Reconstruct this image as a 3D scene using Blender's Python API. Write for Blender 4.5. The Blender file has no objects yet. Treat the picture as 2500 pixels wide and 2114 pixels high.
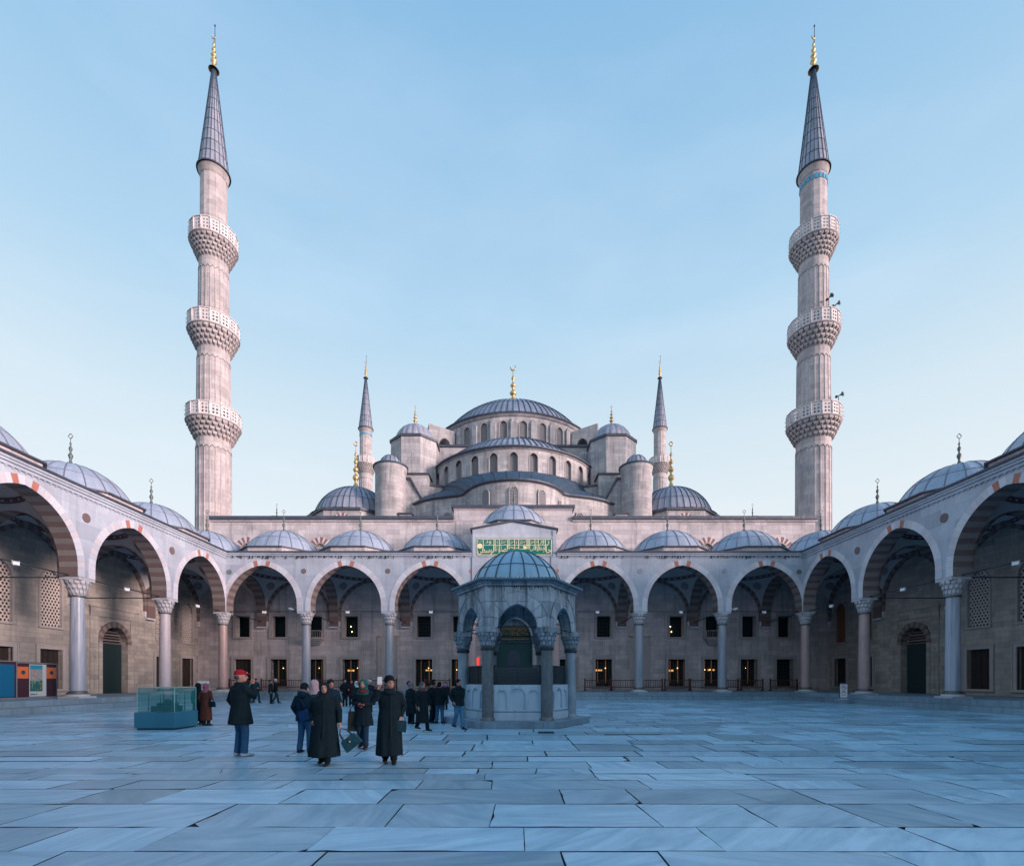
import bpy, bmesh, math, random
from mathutils import Vector, Matrix
random.seed(7)
PI = math.pi
R = math.radians
scene = bpy.context.scene
col = scene.collection
# ------------------------------------------------------------------ camera, sky, sun, exposure
cam = bpy.data.cameras.new('camera'); camo = bpy.data.objects.new('camera', cam); col.objects.link(camo)
camo.location = (0, 0, 1.5); camo.rotation_euler = (R(90), 0, 0)
cam.sensor_width = 36; cam.lens = 1212 / 2500 * 36; cam.shift_y = 603 / 2500
cam.clip_end = 3000; cam.clip_start = .05
scene.camera = camo
SUN_EL = R(9); SUN_DIR = Vector((.88, -.47, 0)).normalized()          # towards the sun: low, to the right and slightly behind
world = bpy.data.worlds.new('World'); scene.world = world; world.use_nodes = True
nt = world.node_tree; N = nt.nodes; L = nt.links; N.clear()
sky = N.new('ShaderNodeTexSky'); sky.sky_type = 'NISHITA'; sky.sun_disc = False
sky.sun_elevation = SUN_EL; sky.sun_rotation = math.atan2(SUN_DIR.x, SUN_DIR.y); sky.ozone_density = 3; sky.air_density = 1.0; sky.dust_density = .6
tc = N.new('ShaderNodeTexCoord'); sp = N.new('ShaderNodeSeparateXYZ'); L.new(tc.outputs['Generated'], sp.inputs[0])
rp = N.new('ShaderNodeValToRGB'); L.new(sp.outputs['Z'], rp.inputs[0])
er = rp.color_ramp
er.elements[0].position = 0.0; er.elements[0].color = (.52, .52, .54, 1)
er.elements[1].position = 1.0; er.elements[1].color = (.035, .21, .46, 1)
for p_, c_ in ((.14, (.51, .53, .55)), (.30, (.475, .52, .545)), (.42, (.41, .49, .54)), (.58, (.275, .41, .525)), (.8, (.165, .315, .475))):
    e_ = er.elements.new(p_); e_.color = (*c_, 1)
ns = N.new('ShaderNodeTexNoise'); ns.inputs['Scale'].default_value = 2.2; ns.inputs['Detail'].default_value = 5
mpn = N.new('ShaderNodeMapping'); mpn.inputs['Scale'].default_value = (1, 1, 3.2); L.new(tc.outputs['Generated'], mpn.inputs[0]); L.new(mpn.outputs[0], ns.inputs[0])
cr = N.new('ShaderNodeValToRGB'); cr.color_ramp.elements[0].position = .52; cr.color_ramp.elements[1].position = .78
cr.color_ramp.elements[1].color = (.08, .08, .08, 1); L.new(ns.outputs[0], cr.inputs[0])
cl = N.new('ShaderNodeMix'); cl.data_type = 'RGBA'; L.new(cr.outputs[0], cl.inputs[0]); L.new(rp.outputs[0], cl.inputs[6]); cl.inputs[7].default_value = (.86, .84, .88, 1)
SKY_STR = .1
vs = N.new('ShaderNodeVectorMath'); vs.operation = 'SCALE'; vs.inputs[3].default_value = 1 / SKY_STR; L.new(cl.outputs[2], vs.inputs[0])
mx = N.new('ShaderNodeMix'); mx.data_type = 'RGBA'; mx.inputs[0].default_value = .9; L.new(sky.outputs[0], mx.inputs[6]); L.new(vs.outputs[0], mx.inputs[7])
dp = N.new('ShaderNodeVectorMath'); dp.operation = 'DOT_PRODUCT'; L.new(tc.outputs['Generated'], dp.inputs[0]); dp.inputs[1].default_value = SUN_DIR     # the sunset side of the sky glows
mr = N.new('ShaderNodeMapRange'); mr.interpolation_type = 'SMOOTHSTEP'; mr.inputs[1].default_value = .45; mr.inputs[2].default_value = 1.0; L.new(dp.outputs['Value'], mr.inputs[0])
gs = N.new('ShaderNodeVectorMath'); gs.operation = 'SCALE'; gs.inputs[0].default_value = (.6 / SKY_STR, .48 / SKY_STR, .46 / SKY_STR); L.new(mr.outputs[0], gs.inputs[3])
ga = N.new('ShaderNodeVectorMath'); ga.operation = 'ADD'; L.new(mx.outputs[2], ga.inputs[0]); L.new(gs.outputs[0], ga.inputs[1])
bg = N.new('ShaderNodeBackground'); bg.inputs[1].default_value = SKY_STR; L.new(ga.outputs[0], bg.inputs[0])
wo = N.new('ShaderNodeOutputWorld'); L.new(bg.outputs[0], wo.inputs[0])
sl = bpy.data.lights.new('sun', 'SUN'); slo = bpy.data.objects.new('sun', sl); col.objects.link(slo)
sl.energy = 3.0; sl.angle = R(14); sl.color = (1.0, .70, .62)
sd = Vector((SUN_DIR.x * math.cos(SUN_EL), SUN_DIR.y * math.cos(SUN_EL), math.sin(SUN_EL)))
slo.rotation_euler = sd.to_track_quat('Z', 'Y').to_euler(); slo.location = (60, -30, 40)
scene.view_settings.view_transform = 'Standard'; scene.view_settings.look = 'None'; scene.view_settings.exposure = .84; scene.view_settings.gamma = 1
# ------------------------------------------------------------------ constants (metres)
AX = .17; F = 38.35; FL0 = 38.8; W = 6.5; HX = 22.75; WALL = 45.0; PLAT = .57; ZS = 6.8
# ------------------------------------------------------------------ materials
def mat(name, base, rough=.7, metal=0, spec=.35):
    m = bpy.data.materials.new(name); m.use_nodes = True; b = m.node_tree.nodes['Principled BSDF']
    b.inputs['Base Color'].default_value = (*base, 1); b.inputs['Roughness'].default_value = rough
    b.inputs['Metallic'].default_value = metal; b.inputs['Specular IOR Level'].default_value = spec
    return m
def nn(m, t, **k):
    n = m.node_tree.nodes.new(t)
    for a, v in k.items():
        if a in n.inputs: n.inputs[a].default_value = v
        else: setattr(n, a, v)
    return n
def lk(m, a, b): m.node_tree.links.new(a, b)
def mixc(m, fac, a, b, mode='MIX'):
    n = nn(m, 'ShaderNodeMix', data_type='RGBA', blend_type=mode)
    for s, v in ((0, fac), (6, a), (7, b)):
        if isinstance(v, (int, float)): n.inputs[s].default_value = v
        elif isinstance(v, tuple): n.inputs[s].default_value = (*v, 1)
        else: lk(m, v, n.inputs[s])
    return n.outputs[2]
def noise(m, vec, scale, detail=5, rough=.6, stretch=None, lo=.35, hi=.7):
    if stretch:
        mp = nn(m, 'ShaderNodeMapping'); mp.inputs['Scale'].default_value = stretch; lk(m, vec, mp.inputs[0]); vec = mp.outputs[0]
    n = nn(m, 'ShaderNodeTexNoise'); n.inputs['Scale'].default_value = scale; n.inputs['Detail'].default_value = detail; n.inputs['Roughness'].default_value = rough
    lk(m, vec, n.inputs[0])
    r = nn(m, 'ShaderNodeMapRange'); r.inputs[1].default_value = lo; r.inputs[2].default_value = hi; lk(m, n.outputs[0], r.inputs[0])
    return r.outputs[0]
def bsdf(m): return m.node_tree.nodes['Principled BSDF']
def bump(m, h, strength=.3, dist=.02):
    b = nn(m, 'ShaderNodeBump'); b.inputs['Strength'].default_value = strength; b.inputs['Distance'].default_value = dist
    lk(m, h, b.inputs['Height']); lk(m, b.outputs[0], bsdf(m).inputs['Normal'])
def scalef(m, v, k):
    n = nn(m, 'ShaderNodeMath', operation='MULTIPLY'); lk(m, v, n.inputs[0]); n.inputs[1].default_value = k; return n.outputs[0]
def ashlar(name, c1, c2, mortar, bw, bh, streak=.5, streakc=(.05, .055, .06), blotch=None, ms=.012, rough=.8, bmp=.35, slo=.50, weather=.28):
    """coursed stone blocks in metres on the UV map, with weather streaks and patches"""
    m = mat(name, c1, rough, spec=.25)
    tc = nn(m, 'ShaderNodeTexCoord'); uv = tc.outputs['UV']; ob = tc.outputs['Object']
    br = nn(m, 'ShaderNodeTexBrick'); lk(m, uv, br.inputs[0]); br.offset = .5; br.offset_frequency = 2
    br.squash = .8; br.squash_frequency = 3
    for k, v in (('Scale', 1), ('Mortar Size', ms), ('Mortar Smooth', .3), ('Bias', 0), ('Brick Width', bw), ('Row Height', bh)): br.inputs[k].default_value = v
    for k, v in (('Color1', c1), ('Color2', c2), ('Mortar', mortar)): br.inputs[k].default_value = (*v, 1)
    br2 = nn(m, 'ShaderNodeTexBrick'); lk(m, uv, br2.inputs[0]); br2.offset = .37; br2.offset_frequency = 3
    for k, v in (('Scale', 1), ('Mortar Size', 0.0), ('Bias', -.35), ('Brick Width', bw), ('Row Height', bh)): br2.inputs[k].default_value = v
    br2.inputs['Color1'].default_value = (1, 1, 1, 1); br2.inputs['Color2'].default_value = (.55, .54, .57, 1)
    c = mixc(m, .8, br.outputs[0], br2.outputs[0], 'MULTIPLY')
    c = mixc(m, scalef(m, noise(m, ob, .9, 6, .65), .6), c, blotch or tuple(x * .62 for x in c1))
    g = noise(m, ob, 7, 8, .75, None, .3, .75); c = mixc(m, scalef(m, g, .35), c, tuple(x * .7 for x in c2))
    big = noise(m, ob, .22, 7, .72, None, .46, .66); c = mixc(m, scalef(m, big, weather), c, streakc)
    if streak:
        st = noise(m, uv, 1.0, 7, .75, (2.6, .16, 1), slo, slo + .2); c = mixc(m, scalef(m, st, streak), c, streakc)
    lk(m, c, bsdf(m).inputs['Base Color'])
    inv = nn(m, 'ShaderNodeMath', operation='SUBTRACT'); inv.inputs[0].default_value = 1; lk(m, br.outputs[1], inv.inputs[1])
    ad = nn(m, 'ShaderNodeMath', operation='ADD'); lk(m, inv.outputs[0], ad.inputs[0]); lk(m, scalef(m, g, .5), ad.inputs[1])
    bump(m, ad.outputs[0], bmp, .02)
    return m
def marble(name, c1, c2, vein=.6, rough=.45, scale=1.2, island=False, stretch=(1, 1, .35), speck=None, tint=None):
    m = mat(name, c1, rough, spec=.4)
    tc = nn(m, 'ShaderNodeTexCoord'); v = tc.outputs['Object']
    if island:
        g = nn(m, 'ShaderNodeNewGeometry')
        wn = nn(m, 'ShaderNodeTexWhiteNoise', noise_dimensions='1D'); lk(m, g.outputs['Random Per Island'], wn.inputs['W'])
        vr = nn(m, 'ShaderNodeVectorRotate', rotation_type='Z_AXIS'); lk(m, v, vr.inputs[0])
        a = nn(m, 'ShaderNodeMath', operation='MULTIPLY'); lk(m, g.outputs['Random Per Island'], a.inputs[0]); a.inputs[1].default_value = 3.0
        a2 = nn(m, 'ShaderNodeMath', operation='SUBTRACT'); lk(m, a.outputs[0], a2.inputs[0]); a2.inputs[1].default_value = .9
        lk(m, a2.outputs[0], vr.inputs['Angle'])
        sc = nn(m, 'ShaderNodeVectorMath', operation='SCALE'); lk(m, wn.outputs['Color'], sc.inputs[0]); sc.inputs[3].default_value = 40
        ad = nn(m, 'ShaderNodeVectorMath', operation='ADD'); lk(m, vr.outputs[0], ad.inputs[0]); lk(m, sc.outputs[0], ad.inputs[1]); v = ad.outputs[0]
    n = nn(m, 'ShaderNodeTexNoise'); n.inputs['Scale'].default_value = scale; n.inputs['Detail'].default_value = 8; n.inputs['Roughness'].default_value = .62; n.inputs['Distortion'].default_value = 1.1
    mp = nn(m, 'ShaderNodeMapping'); mp.inputs['Scale'].default_value = stretch; lk(m, v, mp.inputs[0]); lk(m, mp.outputs[0], n.inputs[0])
    r = nn(m, 'ShaderNodeMapRange'); r.inputs[1].default_value = .38; r.inputs[2].default_value = .66; lk(m, n.outputs[0], r.inputs[0])
    c = mixc(m, scalef(m, r.outputs[0], vein), c1, c2)
    fine = noise(m, v, 14, 6, .7, None, .4, .7); c = mixc(m, scalef(m, fine, .22), c, tuple(x * .72 for x in c1))
    if island:
        hs = nn(m, 'ShaderNodeMapRange'); hs.inputs[3].default_value = .66; hs.inputs[4].default_value = 1.18; lk(m, wn.outputs[0], hs.inputs[0])
        sm = nn(m, 'ShaderNodeVectorMath', operation='SCALE'); lk(m, c, sm.inputs[0]); lk(m, hs.outputs[0], sm.inputs[3]); c = sm.outputs[0]
        dirt = noise(m, tc.outputs['Object'], .55, 7, .7, None, .5, .8); c = mixc(m, scalef(m, dirt, .45), c, tuple(x * .5 for x in c1))
        rg = nn(m, 'ShaderNodeMapRange'); rg.inputs[3].default_value = rough - .1; rg.inputs[4].default_value = rough + .22; lk(m, dirt, rg.inputs[0]); lk(m, rg.outputs[0], bsdf(m).inputs['Roughness'])
    if speck:
        sp_ = noise(m, v, 60, 2, .5, None, .55, .62); c = mixc(m, scalef(m, sp_, .6), c, speck)
    lk(m, c, bsdf(m).inputs['Base Color']); bump(m, fine, .12, .01)
    return m
def leadm(name, c, rough=.5, streak=.5, dark=None):
    m = mat(name, c, rough, .15, .5); tc = nn(m, 'ShaderNodeTexCoord')
    a = noise(m, tc.outputs['Object'], 1.1, 6, .65); b = noise(m, tc.outputs['UV'], 1.0, 6, .7, (3.0, .35, 1), .45, .75)
    x = mixc(m, scalef(m, a, .5), c, tuple(min(1, q * 1.3) for q in c)); x = mixc(m, scalef(m, b, streak), x, dark or tuple(q * .5 for q in c))
    br = nn(m, 'ShaderNodeTexBrick'); lk(m, tc.outputs['UV'], br.inputs[0])
    for k, v in (('Scale', 1), ('Mortar Size', .006), ('Bias', -.1), ('Brick Width', .9), ('Row Height', 1.3)): br.inputs[k].default_value = v
    br.inputs['Color1'].default_value = (1, 1, 1, 1); br.inputs['Color2'].default_value = (.66, .68, .7, 1); br.inputs['Mortar'].default_value = (.5, .5, .5, 1)
    x = mixc(m, .75, x, br.outputs[0], 'MULTIPLY')
    lk(m, x, bsdf(m).inputs['Base Color']); bump(m, a, .7, .06); return m
def simple(name, c, rough=.6, metal=0, var=.3, scale=8, spec=.35):
    m = mat(name, c, rough, metal, spec); tc = nn(m, 'ShaderNodeTexCoord'); a = noise(m, tc.outputs['Object'], scale, 6, .65)
    lk(m, mixc(m, scalef(m, a, var), c, tuple(q * .45 for q in c)), bsdf(m).inputs['Base Color']); return m
def glow(name, c, s):
    m = mat(name, (.02, .02, .02)); b = bsdf(m); b.inputs['Emission Color'].default_value = (*c, 1); b.inputs['Emission Strength'].default_value = s; return m
MT = {}
MT['facade'] = ashlar('facade_marble', (.50, .57, .66), (.42, .49, .59), (.30, .36, .44), 2.1, .8, .35, (.14, .16, .2), (.33, .37, .46), .007, .6, .15)
MT['inner'] = ashlar('limestone_blocks', (.50, .475, .44), (.38, .375, .36), (.25, .25, .25), .92, .31, .4, (.12, .13, .13), (.25, .25, .25))
MT['upper'] = ashlar('weathered_limestone', (.68, .645, .675), (.57, .555, .585), (.38, .37, .40), 1.15, .42, .6, (.10, .10, .12), (.34, .31, .33))
MT['hall'] = ashlar('grey_limestone', (.60, .59, .62), (.47, .48, .51), (.27, .28, .31), 1.1, .42, .7, (.07, .085, .1), (.25, .26, .29))
MT['minaret'] = ashlar('minaret_limestone', (.60, .56, .57), (.48, .46, .48), (.32, .31, .33), 1.0, .48, .5, (.12, .12, .13), (.29, .27, .29))
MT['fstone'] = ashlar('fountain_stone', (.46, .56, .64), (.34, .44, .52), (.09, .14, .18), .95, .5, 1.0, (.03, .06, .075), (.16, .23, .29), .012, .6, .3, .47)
MT['fpanel'] = marble('fountain_marble', (.48, .64, .76), (.25, .40, .52), .6, .4, 1.6, stretch=(1.6, 1.6, .3))
MT['fcol'] = marble('fountain_granite', (.14, .18, .2), (.055, .08, .1), .8, .4, 6, speck=(.28, .32, .34))
MT['fcol2'] = marble('fountain_pale_column', (.3, .4, .47), (.14, .22, .28), .7, .4, 2)
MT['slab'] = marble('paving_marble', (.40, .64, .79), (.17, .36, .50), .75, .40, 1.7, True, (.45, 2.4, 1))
MT['joint'] = simple('joint_dirt', (.035, .05, .06), .9)
MT['step'] = ashlar('step_marble', (.27, .40, .50), (.2, .32, .41), (.06, .1, .13), 2.4, .29, .6, (.06, .09, .11), (.2, .26, .32), .01, .6, .25)
MT['vou_w'] = marble('voussoir_marble', (.56, .59, .66), (.47, .5, .58), .5, .6, 2)
MT['vou_b'] = marble('voussoir_bluish', (.47, .5, .58), (.38, .42, .5), .5, .6, 2)
MT['vou_r'] = marble('voussoir_red', (.42, .17, .13), (.30, .13, .11), .6, .7, 3)
MT['frame_pale'] = marble('parapet_marble', (.62, .59, .61), (.48, .46, .49), .6, .6, 2)
MT['fcrust'] = simple('fountain_crust', (.06, .095, .11), .95, 0, .6, 20)
MT['vou_rd'] = marble('voussoir_dull_red', (.26, .12, .11), (.2, .1, .1), .6, .7, 3)
MT['fv'] = ashlar('fountain_voussoir', (.54, .64, .72), (.44, .54, .63), (.1, .15, .2), 3, 3, .9, (.02, .05, .06), (.14, .2, .25), .0, .6, .3, .44)
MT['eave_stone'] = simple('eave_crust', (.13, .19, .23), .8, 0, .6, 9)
MT['vou_g'] = marble('voussoir_cream', (.225, .205, .205), (.17, .165, .17), .5, .7, 3)
MT['vou_d'] = marble('voussoir_maroon', (.165, .12, .12), (.12, .095, .10), .5, .7, 3)
MT['vou_p'] = marble('voussoir_pinkish', (.54, .52, .57), (.46, .45, .51), .5, .6, 2)
MT['plaster'] = simple('plaster', (.46, .47, .50), .8, 0, .2, 3)
MT['ornament'] = simple('painted_ornament', (.13, .055, .065), .8, 0, .4, 10)
MT['lead'] = leadm('lead_sheet', (.33, .39, .49), .45, .35)
MT['leadseam'] = leadm('lead_seam', (.17, .18, .235), .55, .3)
MT['leadf'] = leadm('lead_sheet_fountain', (.28, .48, .63), .45, .3)
MT['leadh'] = leadm('lead_sheet_old', (.32, .34, .42), .5, .65, (.08, .11, .15))
MT['leadroof'] = leadm('lead_roof_dark', (.035, .075, .125), .6, .5)
MT['leadedge'] = leadm('lead_edge', (.06, .075, .11), .5, .3)
MT['gold'] = mat('gilded_copper', (.60, .42, .2), .42, .8)
MT['bronze'] = simple('patinated_copper', (.12, .15, .15), .5, .4)
MT['iron'] = simple('painted_iron', (.03, .05, .06), .6)
MT['glass'] = mat('dark_pane', (.008, .018, .024), .25)
MT['room'] = mat('unlit_room', (.006, .02, .026), .8)
MT['doorw'] = simple('dark_wood', (.028, .024, .024), .6, 0, .5, 5)
MT['greendoor'] = simple('green_leather_curtain', (.01, .075, .085), .6, 0, .3, 3)
MT['frame'] = marble('window_marble', (.38, .37, .38), (.3, .3, .32), .5, .6, 2)
MT['grillew'] = simple('pierced_plaster', (.60, .57, .56), .8)
MT['grilleh'] = simple('pierced_stone', (.34, .35, .39), .8)
MT['grilleo'] = simple('pierced_plaster_orange', (.30, .14, .09), .8)
MT['pane_b'] = mat('dusty_pane', (.10, .075, .04), .3)
MT['pane_h'] = mat('hall_pane', (.012, .025, .045), .25)
MT['glow'] = glow('lamp_glow', (1, .46, .14), .62)
MT['glow2'] = glow('dim_glow', (1, .40, .15), .07)
MT['bulb'] = glow('lamp_bulb', (1, .62, .25), 5)
MT['wood'] = simple('fence_wood', (.10, .04, .035), .6, 0, .4, 6)
MT['green'] = simple('green_enamel', (.0, .16, .14), .5, 0, .2, 3)
MT['goldpaint'] = mat('gold_paint', (.80, .72, .42), .5)
MT['orangegold'] = mat('old_gilding', (.42, .23, .07), .5, .3)
MT['bluetile'] = simple('blue_tile', (.08, .36, .55), .4)
MT['white'] = simple('white_paint', (.66, .70, .74), .5, 0, .1)
MT['cgrey'] = marble('grey_column_marble', (.32, .35, .41), (.19, .22, .27), .8, .35, 1.5, stretch=(2, 2, .25))
MT['cblue'] = marble('veined_column_marble', (.42, .46, .54), (.17, .22, .30), .95, .3, 1.6, stretch=(3, 3, .12))
MT['cpink'] = marble('pink_granite', (.40, .29, .28), (.25, .20, .21), .7, .35, 3, speck=(.5, .42, .42))
MT['cwhite'] = marble('pale_granite', (.52, .49, .52), (.42, .4, .44), .5, .4, 4, speck=(.25, .15, .18))
MT['cap'] = marble('capital_marble', (.47, .47, .51), (.32, .34, .39), .6, .6, 3)
MT['stain'] = simple('black_crust', (.055, .06, .07), .95, 0, .5, 20)
# ------------------------------------------------------------------ mesh builder
def nrm(v):
    l = math.sqrt(sum(a * a for a in v)) or 1; return tuple(a / l for a in v)
class MB:
    def __init__(s, P=None): s.v = []; s.f = []; s.m = []; s.uv = []; s.sm = []; s.P = P
    def V(s, x, y, z):
        s.v.append(s.P(x, y, z) if s.P else (x, y, z)); return len(s.v) - 1
    def F(s, idx, m=0, uv=None, sm=False): s.f.append(tuple(idx)); s.m.append(m); s.uv.append(uv); s.sm.append(sm)
    def Q(s, pts, m=0, uv=None, sm=False): s.F([s.V(*p) for p in pts], m, uv, sm)
    def box(s, x0, x1, y0, y1, z0, z1, m=0):
        i = [s.V(x, y, z) for z in (z0, z1) for y in (y0, y1) for x in (x0, x1)]
        for q in ((0, 2, 3, 1), (4, 5, 7, 6), (0, 1, 5, 4), (2, 6, 7, 3), (0, 4, 6, 2), (1, 3, 7, 5)): s.F([i[k] for k in q], m)
    def obox(s, c, sx, sy, sz, ang=0, m=0, tilt=0):
        M_ = Matrix.Translation(c) @ Matrix.Rotation(ang, 4, 'Z') @ Matrix.Rotation(tilt, 4, 'X'); i = []
        for z in (-sz, sz):
            for y in (-sy, sy):
                for x in (-sx, sx): p = M_ @ Vector((x, y, z)); i.append(s.V(*p))
        for q in ((0, 2, 3, 1), (4, 5, 7, 6), (0, 1, 5, 4), (2, 6, 7, 3), (0, 4, 6, 2), (1, 3, 7, 5)): s.F([i[k] for k in q], m)
    def prism(s, poly, z0, z1, m=0, mt=None):
        a = [s.V(x, y, z0) for x, y in poly]; b = [s.V(x, y, z1) for x, y in poly]; n = len(poly)
        for i in range(n): j = (i + 1) % n; s.F((a[i], a[j], b[j], b[i]), m)
        s.F(b, m if mt is None else mt); s.F(a[::-1], m)
    def extr(s, poly, y0, y1, m=0):          # polygon in x,z extruded along y
        a = [s.V(x, y0, z) for x, z in poly]; b = [s.V(x, y1, z) for x, z in poly]; n = len(poly)
        for i in range(n): j = (i + 1) % n; s.F((a[i], a[j], b[j], b[i]), m)
        s.F(a, m); s.F(b[::-1], m)
    def lathe(s, prof, cx, cy, n, m=0, a0=0, a1=2 * PI, sm=True, cap=False, rf=None, mf=None):
        full = abs(a1 - a0 - 2 * PI) < 1e-6; cnt = n if full else n + 1; rows = []; rr = max(p[0] for p in prof)
        for r, z in prof:
            row = []
            for i in range(cnt):
                a = a0 + (a1 - a0) * i / n; q = r * (rf(a, z) if rf else 1)
                row.append(s.V(cx + q * math.cos(a), cy + q * math.sin(a), z))
            rows.append(row)
        dl = [0]
        for k in range(1, len(prof)): dl.append(dl[-1] + math.hypot(prof[k][0] - prof[k - 1][0], prof[k][1] - prof[k - 1][1]))
        for k in range(len(prof) - 1):
            for i in range(n):
                j = (i + 1) % cnt if full else i + 1
                u0 = rr * (a1 - a0) * i / n; u1 = rr * (a1 - a0) * (i + 1) / n
                s.F((rows[k][i], rows[k][j], rows[k + 1][j], rows[k + 1][i]), mf(i, k) if mf else m, [(u0, dl[k]), (u1, dl[k]), (u1, dl[k + 1]), (u0, dl[k + 1])], sm)
        if cap: s.F(rows[-1], m); s.F(rows[0][::-1], m)
    def rib(s, prof, cx, cy, a, w, h, m=0):
        t = (-math.sin(a), math.cos(a)); d = (math.cos(a), math.sin(a)); rows = []
        for k, (r, z) in enumerate(prof):
            p0 = prof[max(0, k - 1)]; p1 = prof[min(len(prof) - 1, k + 1)]; tx, tz = p1[0] - p0[0], p1[1] - p0[1]; l = math.hypot(tx, tz) or 1
            nr, nz = tz / l, -tx / l
            if nz < 0 and abs(tx) > 1e-6 and tz > 0: nr, nz = tz / l, -tx / l
            ww = min(w, max(r * .3, .004)); row = []
            for sd, hh in ((-1, -.01), (-.7, h), (.7, h), (1, -.01)):
                rr = r + nr * hh; zz = z + nz * hh; row.append(s.V(cx + rr * d[0] + t[0] * ww * sd, cy + rr * d[1] + t[1] * ww * sd, zz))
            rows.append(row)
        for k in range(len(rows) - 1):
            for i in range(3): s.F((rows[k][i], rows[k][i + 1], rows[k + 1][i + 1], rows[k + 1][i]), m)
    def tube(s, pts, rad, n=8, m=0, ref=(0, 1, 0), cap=True, sm=True):
        rows = []; ref = Vector(ref); tot = (Vector(pts[-1]) - Vector(pts[0]))
        if tot.length > 1e-6 and abs(tot.normalized().z) < .5: ref = Vector((0, 0, 1))
        for k, p in enumerate(pts):
            a = Vector(pts[max(0, k - 1)]); b = Vector(pts[min(len(pts) - 1, k + 1)]); t = (b - a).normalized()
            ax = ref.cross(t)
            if ax.length < .05: ax = Vector((0, 0, 1)).cross(t)
            if ax.length < .05: ax = Vector((1, 0, 0)).cross(t)
            ax.normalize(); by = t.cross(ax); q = rad[k] if isinstance(rad, (list, tuple)) else rad
            ra, rb = q if isinstance(q, tuple) else (q, q)
            rows.append([s.V(*(Vector(p) + ax * (ra * math.cos(2 * PI * i / n)) + by * (rb * math.sin(2 * PI * i / n)))) for i in range(n)])
        for k in range(len(rows) - 1):
            for i in range(n): j = (i + 1) % n; s.F((rows[k][i], rows[k][j], rows[k + 1][j], rows[k + 1][i]), m, None, sm)
        if cap: s.F(rows[-1], m); s.F(rows[0][::-1], m)
    def ball(s, c, r, n=10, m=0):
        rx, ry, rz = r if isinstance(r, tuple) else (r, r, r); k = max(4, n // 2 + 1); rows = []
        for j in range(k + 1):
            th = PI * j / k; rows.append([s.V(c[0] + rx * math.sin(th) * math.cos(2 * PI * i / n), c[1] + ry * math.sin(th) * math.sin(2 * PI * i / n), c[2] - rz * math.cos(th)) for i in range(n)])
        for j in range(k):
            for i in range(n): q = (i + 1) % n; s.F((rows[j][i], rows[j][q], rows[j + 1][q], rows[j + 1][i]), m, None, True)
    def mesh(s, name, mats, off=(0, 0, 0), fix=True):
        me = bpy.data.meshes.new(name); me.from_pydata([(a - off[0], b - off[1], c - off[2]) for a, b, c in s.v], [], s.f)
        for q in mats: me.materials.append(q)
        me.polygons.foreach_set('material_index', s.m); me.polygons.foreach_set('use_smooth', s.sm)
        ul = me.uv_layers.new(name='uv'); d = ul.data
        for p, uv in zip(me.polygons, s.uv):
            if uv and len(uv) == len(p.loop_indices):
                for li, q in zip(p.loop_indices, uv): d[li].uv = q
            else:
                n = p.normal; ax = abs(n.x); ay = abs(n.y); az = abs(n.z)
                for li in p.loop_indices:
                    a, b, c = s.v[me.loops[li].vertex_index]
                    if az > .75: d[li].uv = (a, b)
                    else:
                        # horizontal run along the face, height as v
                        h = math.hypot(n.x, n.y) or 1; d[li].uv = ((-n.y * a + n.x * b) / h, c)
        if fix:
            bm = bmesh.new(); bm.from_mesh(me); bmesh.ops.remove_doubles(bm, verts=bm.verts, dist=1e-5); bmesh.ops.recalc_face_normals(bm, faces=bm.faces); bm.to_mesh(me); bm.free()
        return me
    def build(s, name, mats, parent=None, local=False, fix=True):
        if not isinstance(mats, (list, tuple)): mats = [mats]
        mats = [MT[q] if isinstance(q, str) else q for q in mats]
        off = (0, 0, 0) if local or not parent else wloc(parent)
        o = bpy.data.objects.new(name, s.mesh(name, mats, off, fix)); col.objects.link(o)
        if parent: o.parent = parent
        return o
def wloc(o):
    v = Vector((0, 0, 0))
    while o: v += Vector(o.location); o = o.parent
    return v
def tag(o, label=None, cat=None, group=None, kind=None):
    if label: o['label'] = label
    if cat: o['category'] = cat
    if group: o['group'] = group
    if kind: o['kind'] = kind
    return o
def thing(name, label, cat, loc=(0, 0, 0), rz=0, group=None):
    o = bpy.data.objects.new(name, None); col.objects.link(o); o.location = loc; o.rotation_euler = (0, 0, rz); o.empty_display_size = .2
    return tag(o, label, cat, group)
def inst(me, name, parent, loc, rz=0, sc=None):
    o = bpy.data.objects.new(name, me); col.objects.link(o); o.parent = parent; o.location = Vector(loc) - wloc(parent) if parent else loc; o.rotation_euler = (0, 0, rz)
    if sc: o.scale = sc
    return o
def copy_tree(o, parent=None):
    c = o.copy(); col.objects.link(c); c.parent = parent
    for ch in list(o.children): copy_tree(ch, c)
    return c
def frm(o, ang):      # local frame: u across, d inwards, z up
    ca, sa = math.cos(ang), math.sin(ang)
    return lambda u, d, z: (o[0] + u * ca - d * sa, o[1] + u * sa + d * ca, (o[2] if len(o) > 2 else 0) + z)
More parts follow.
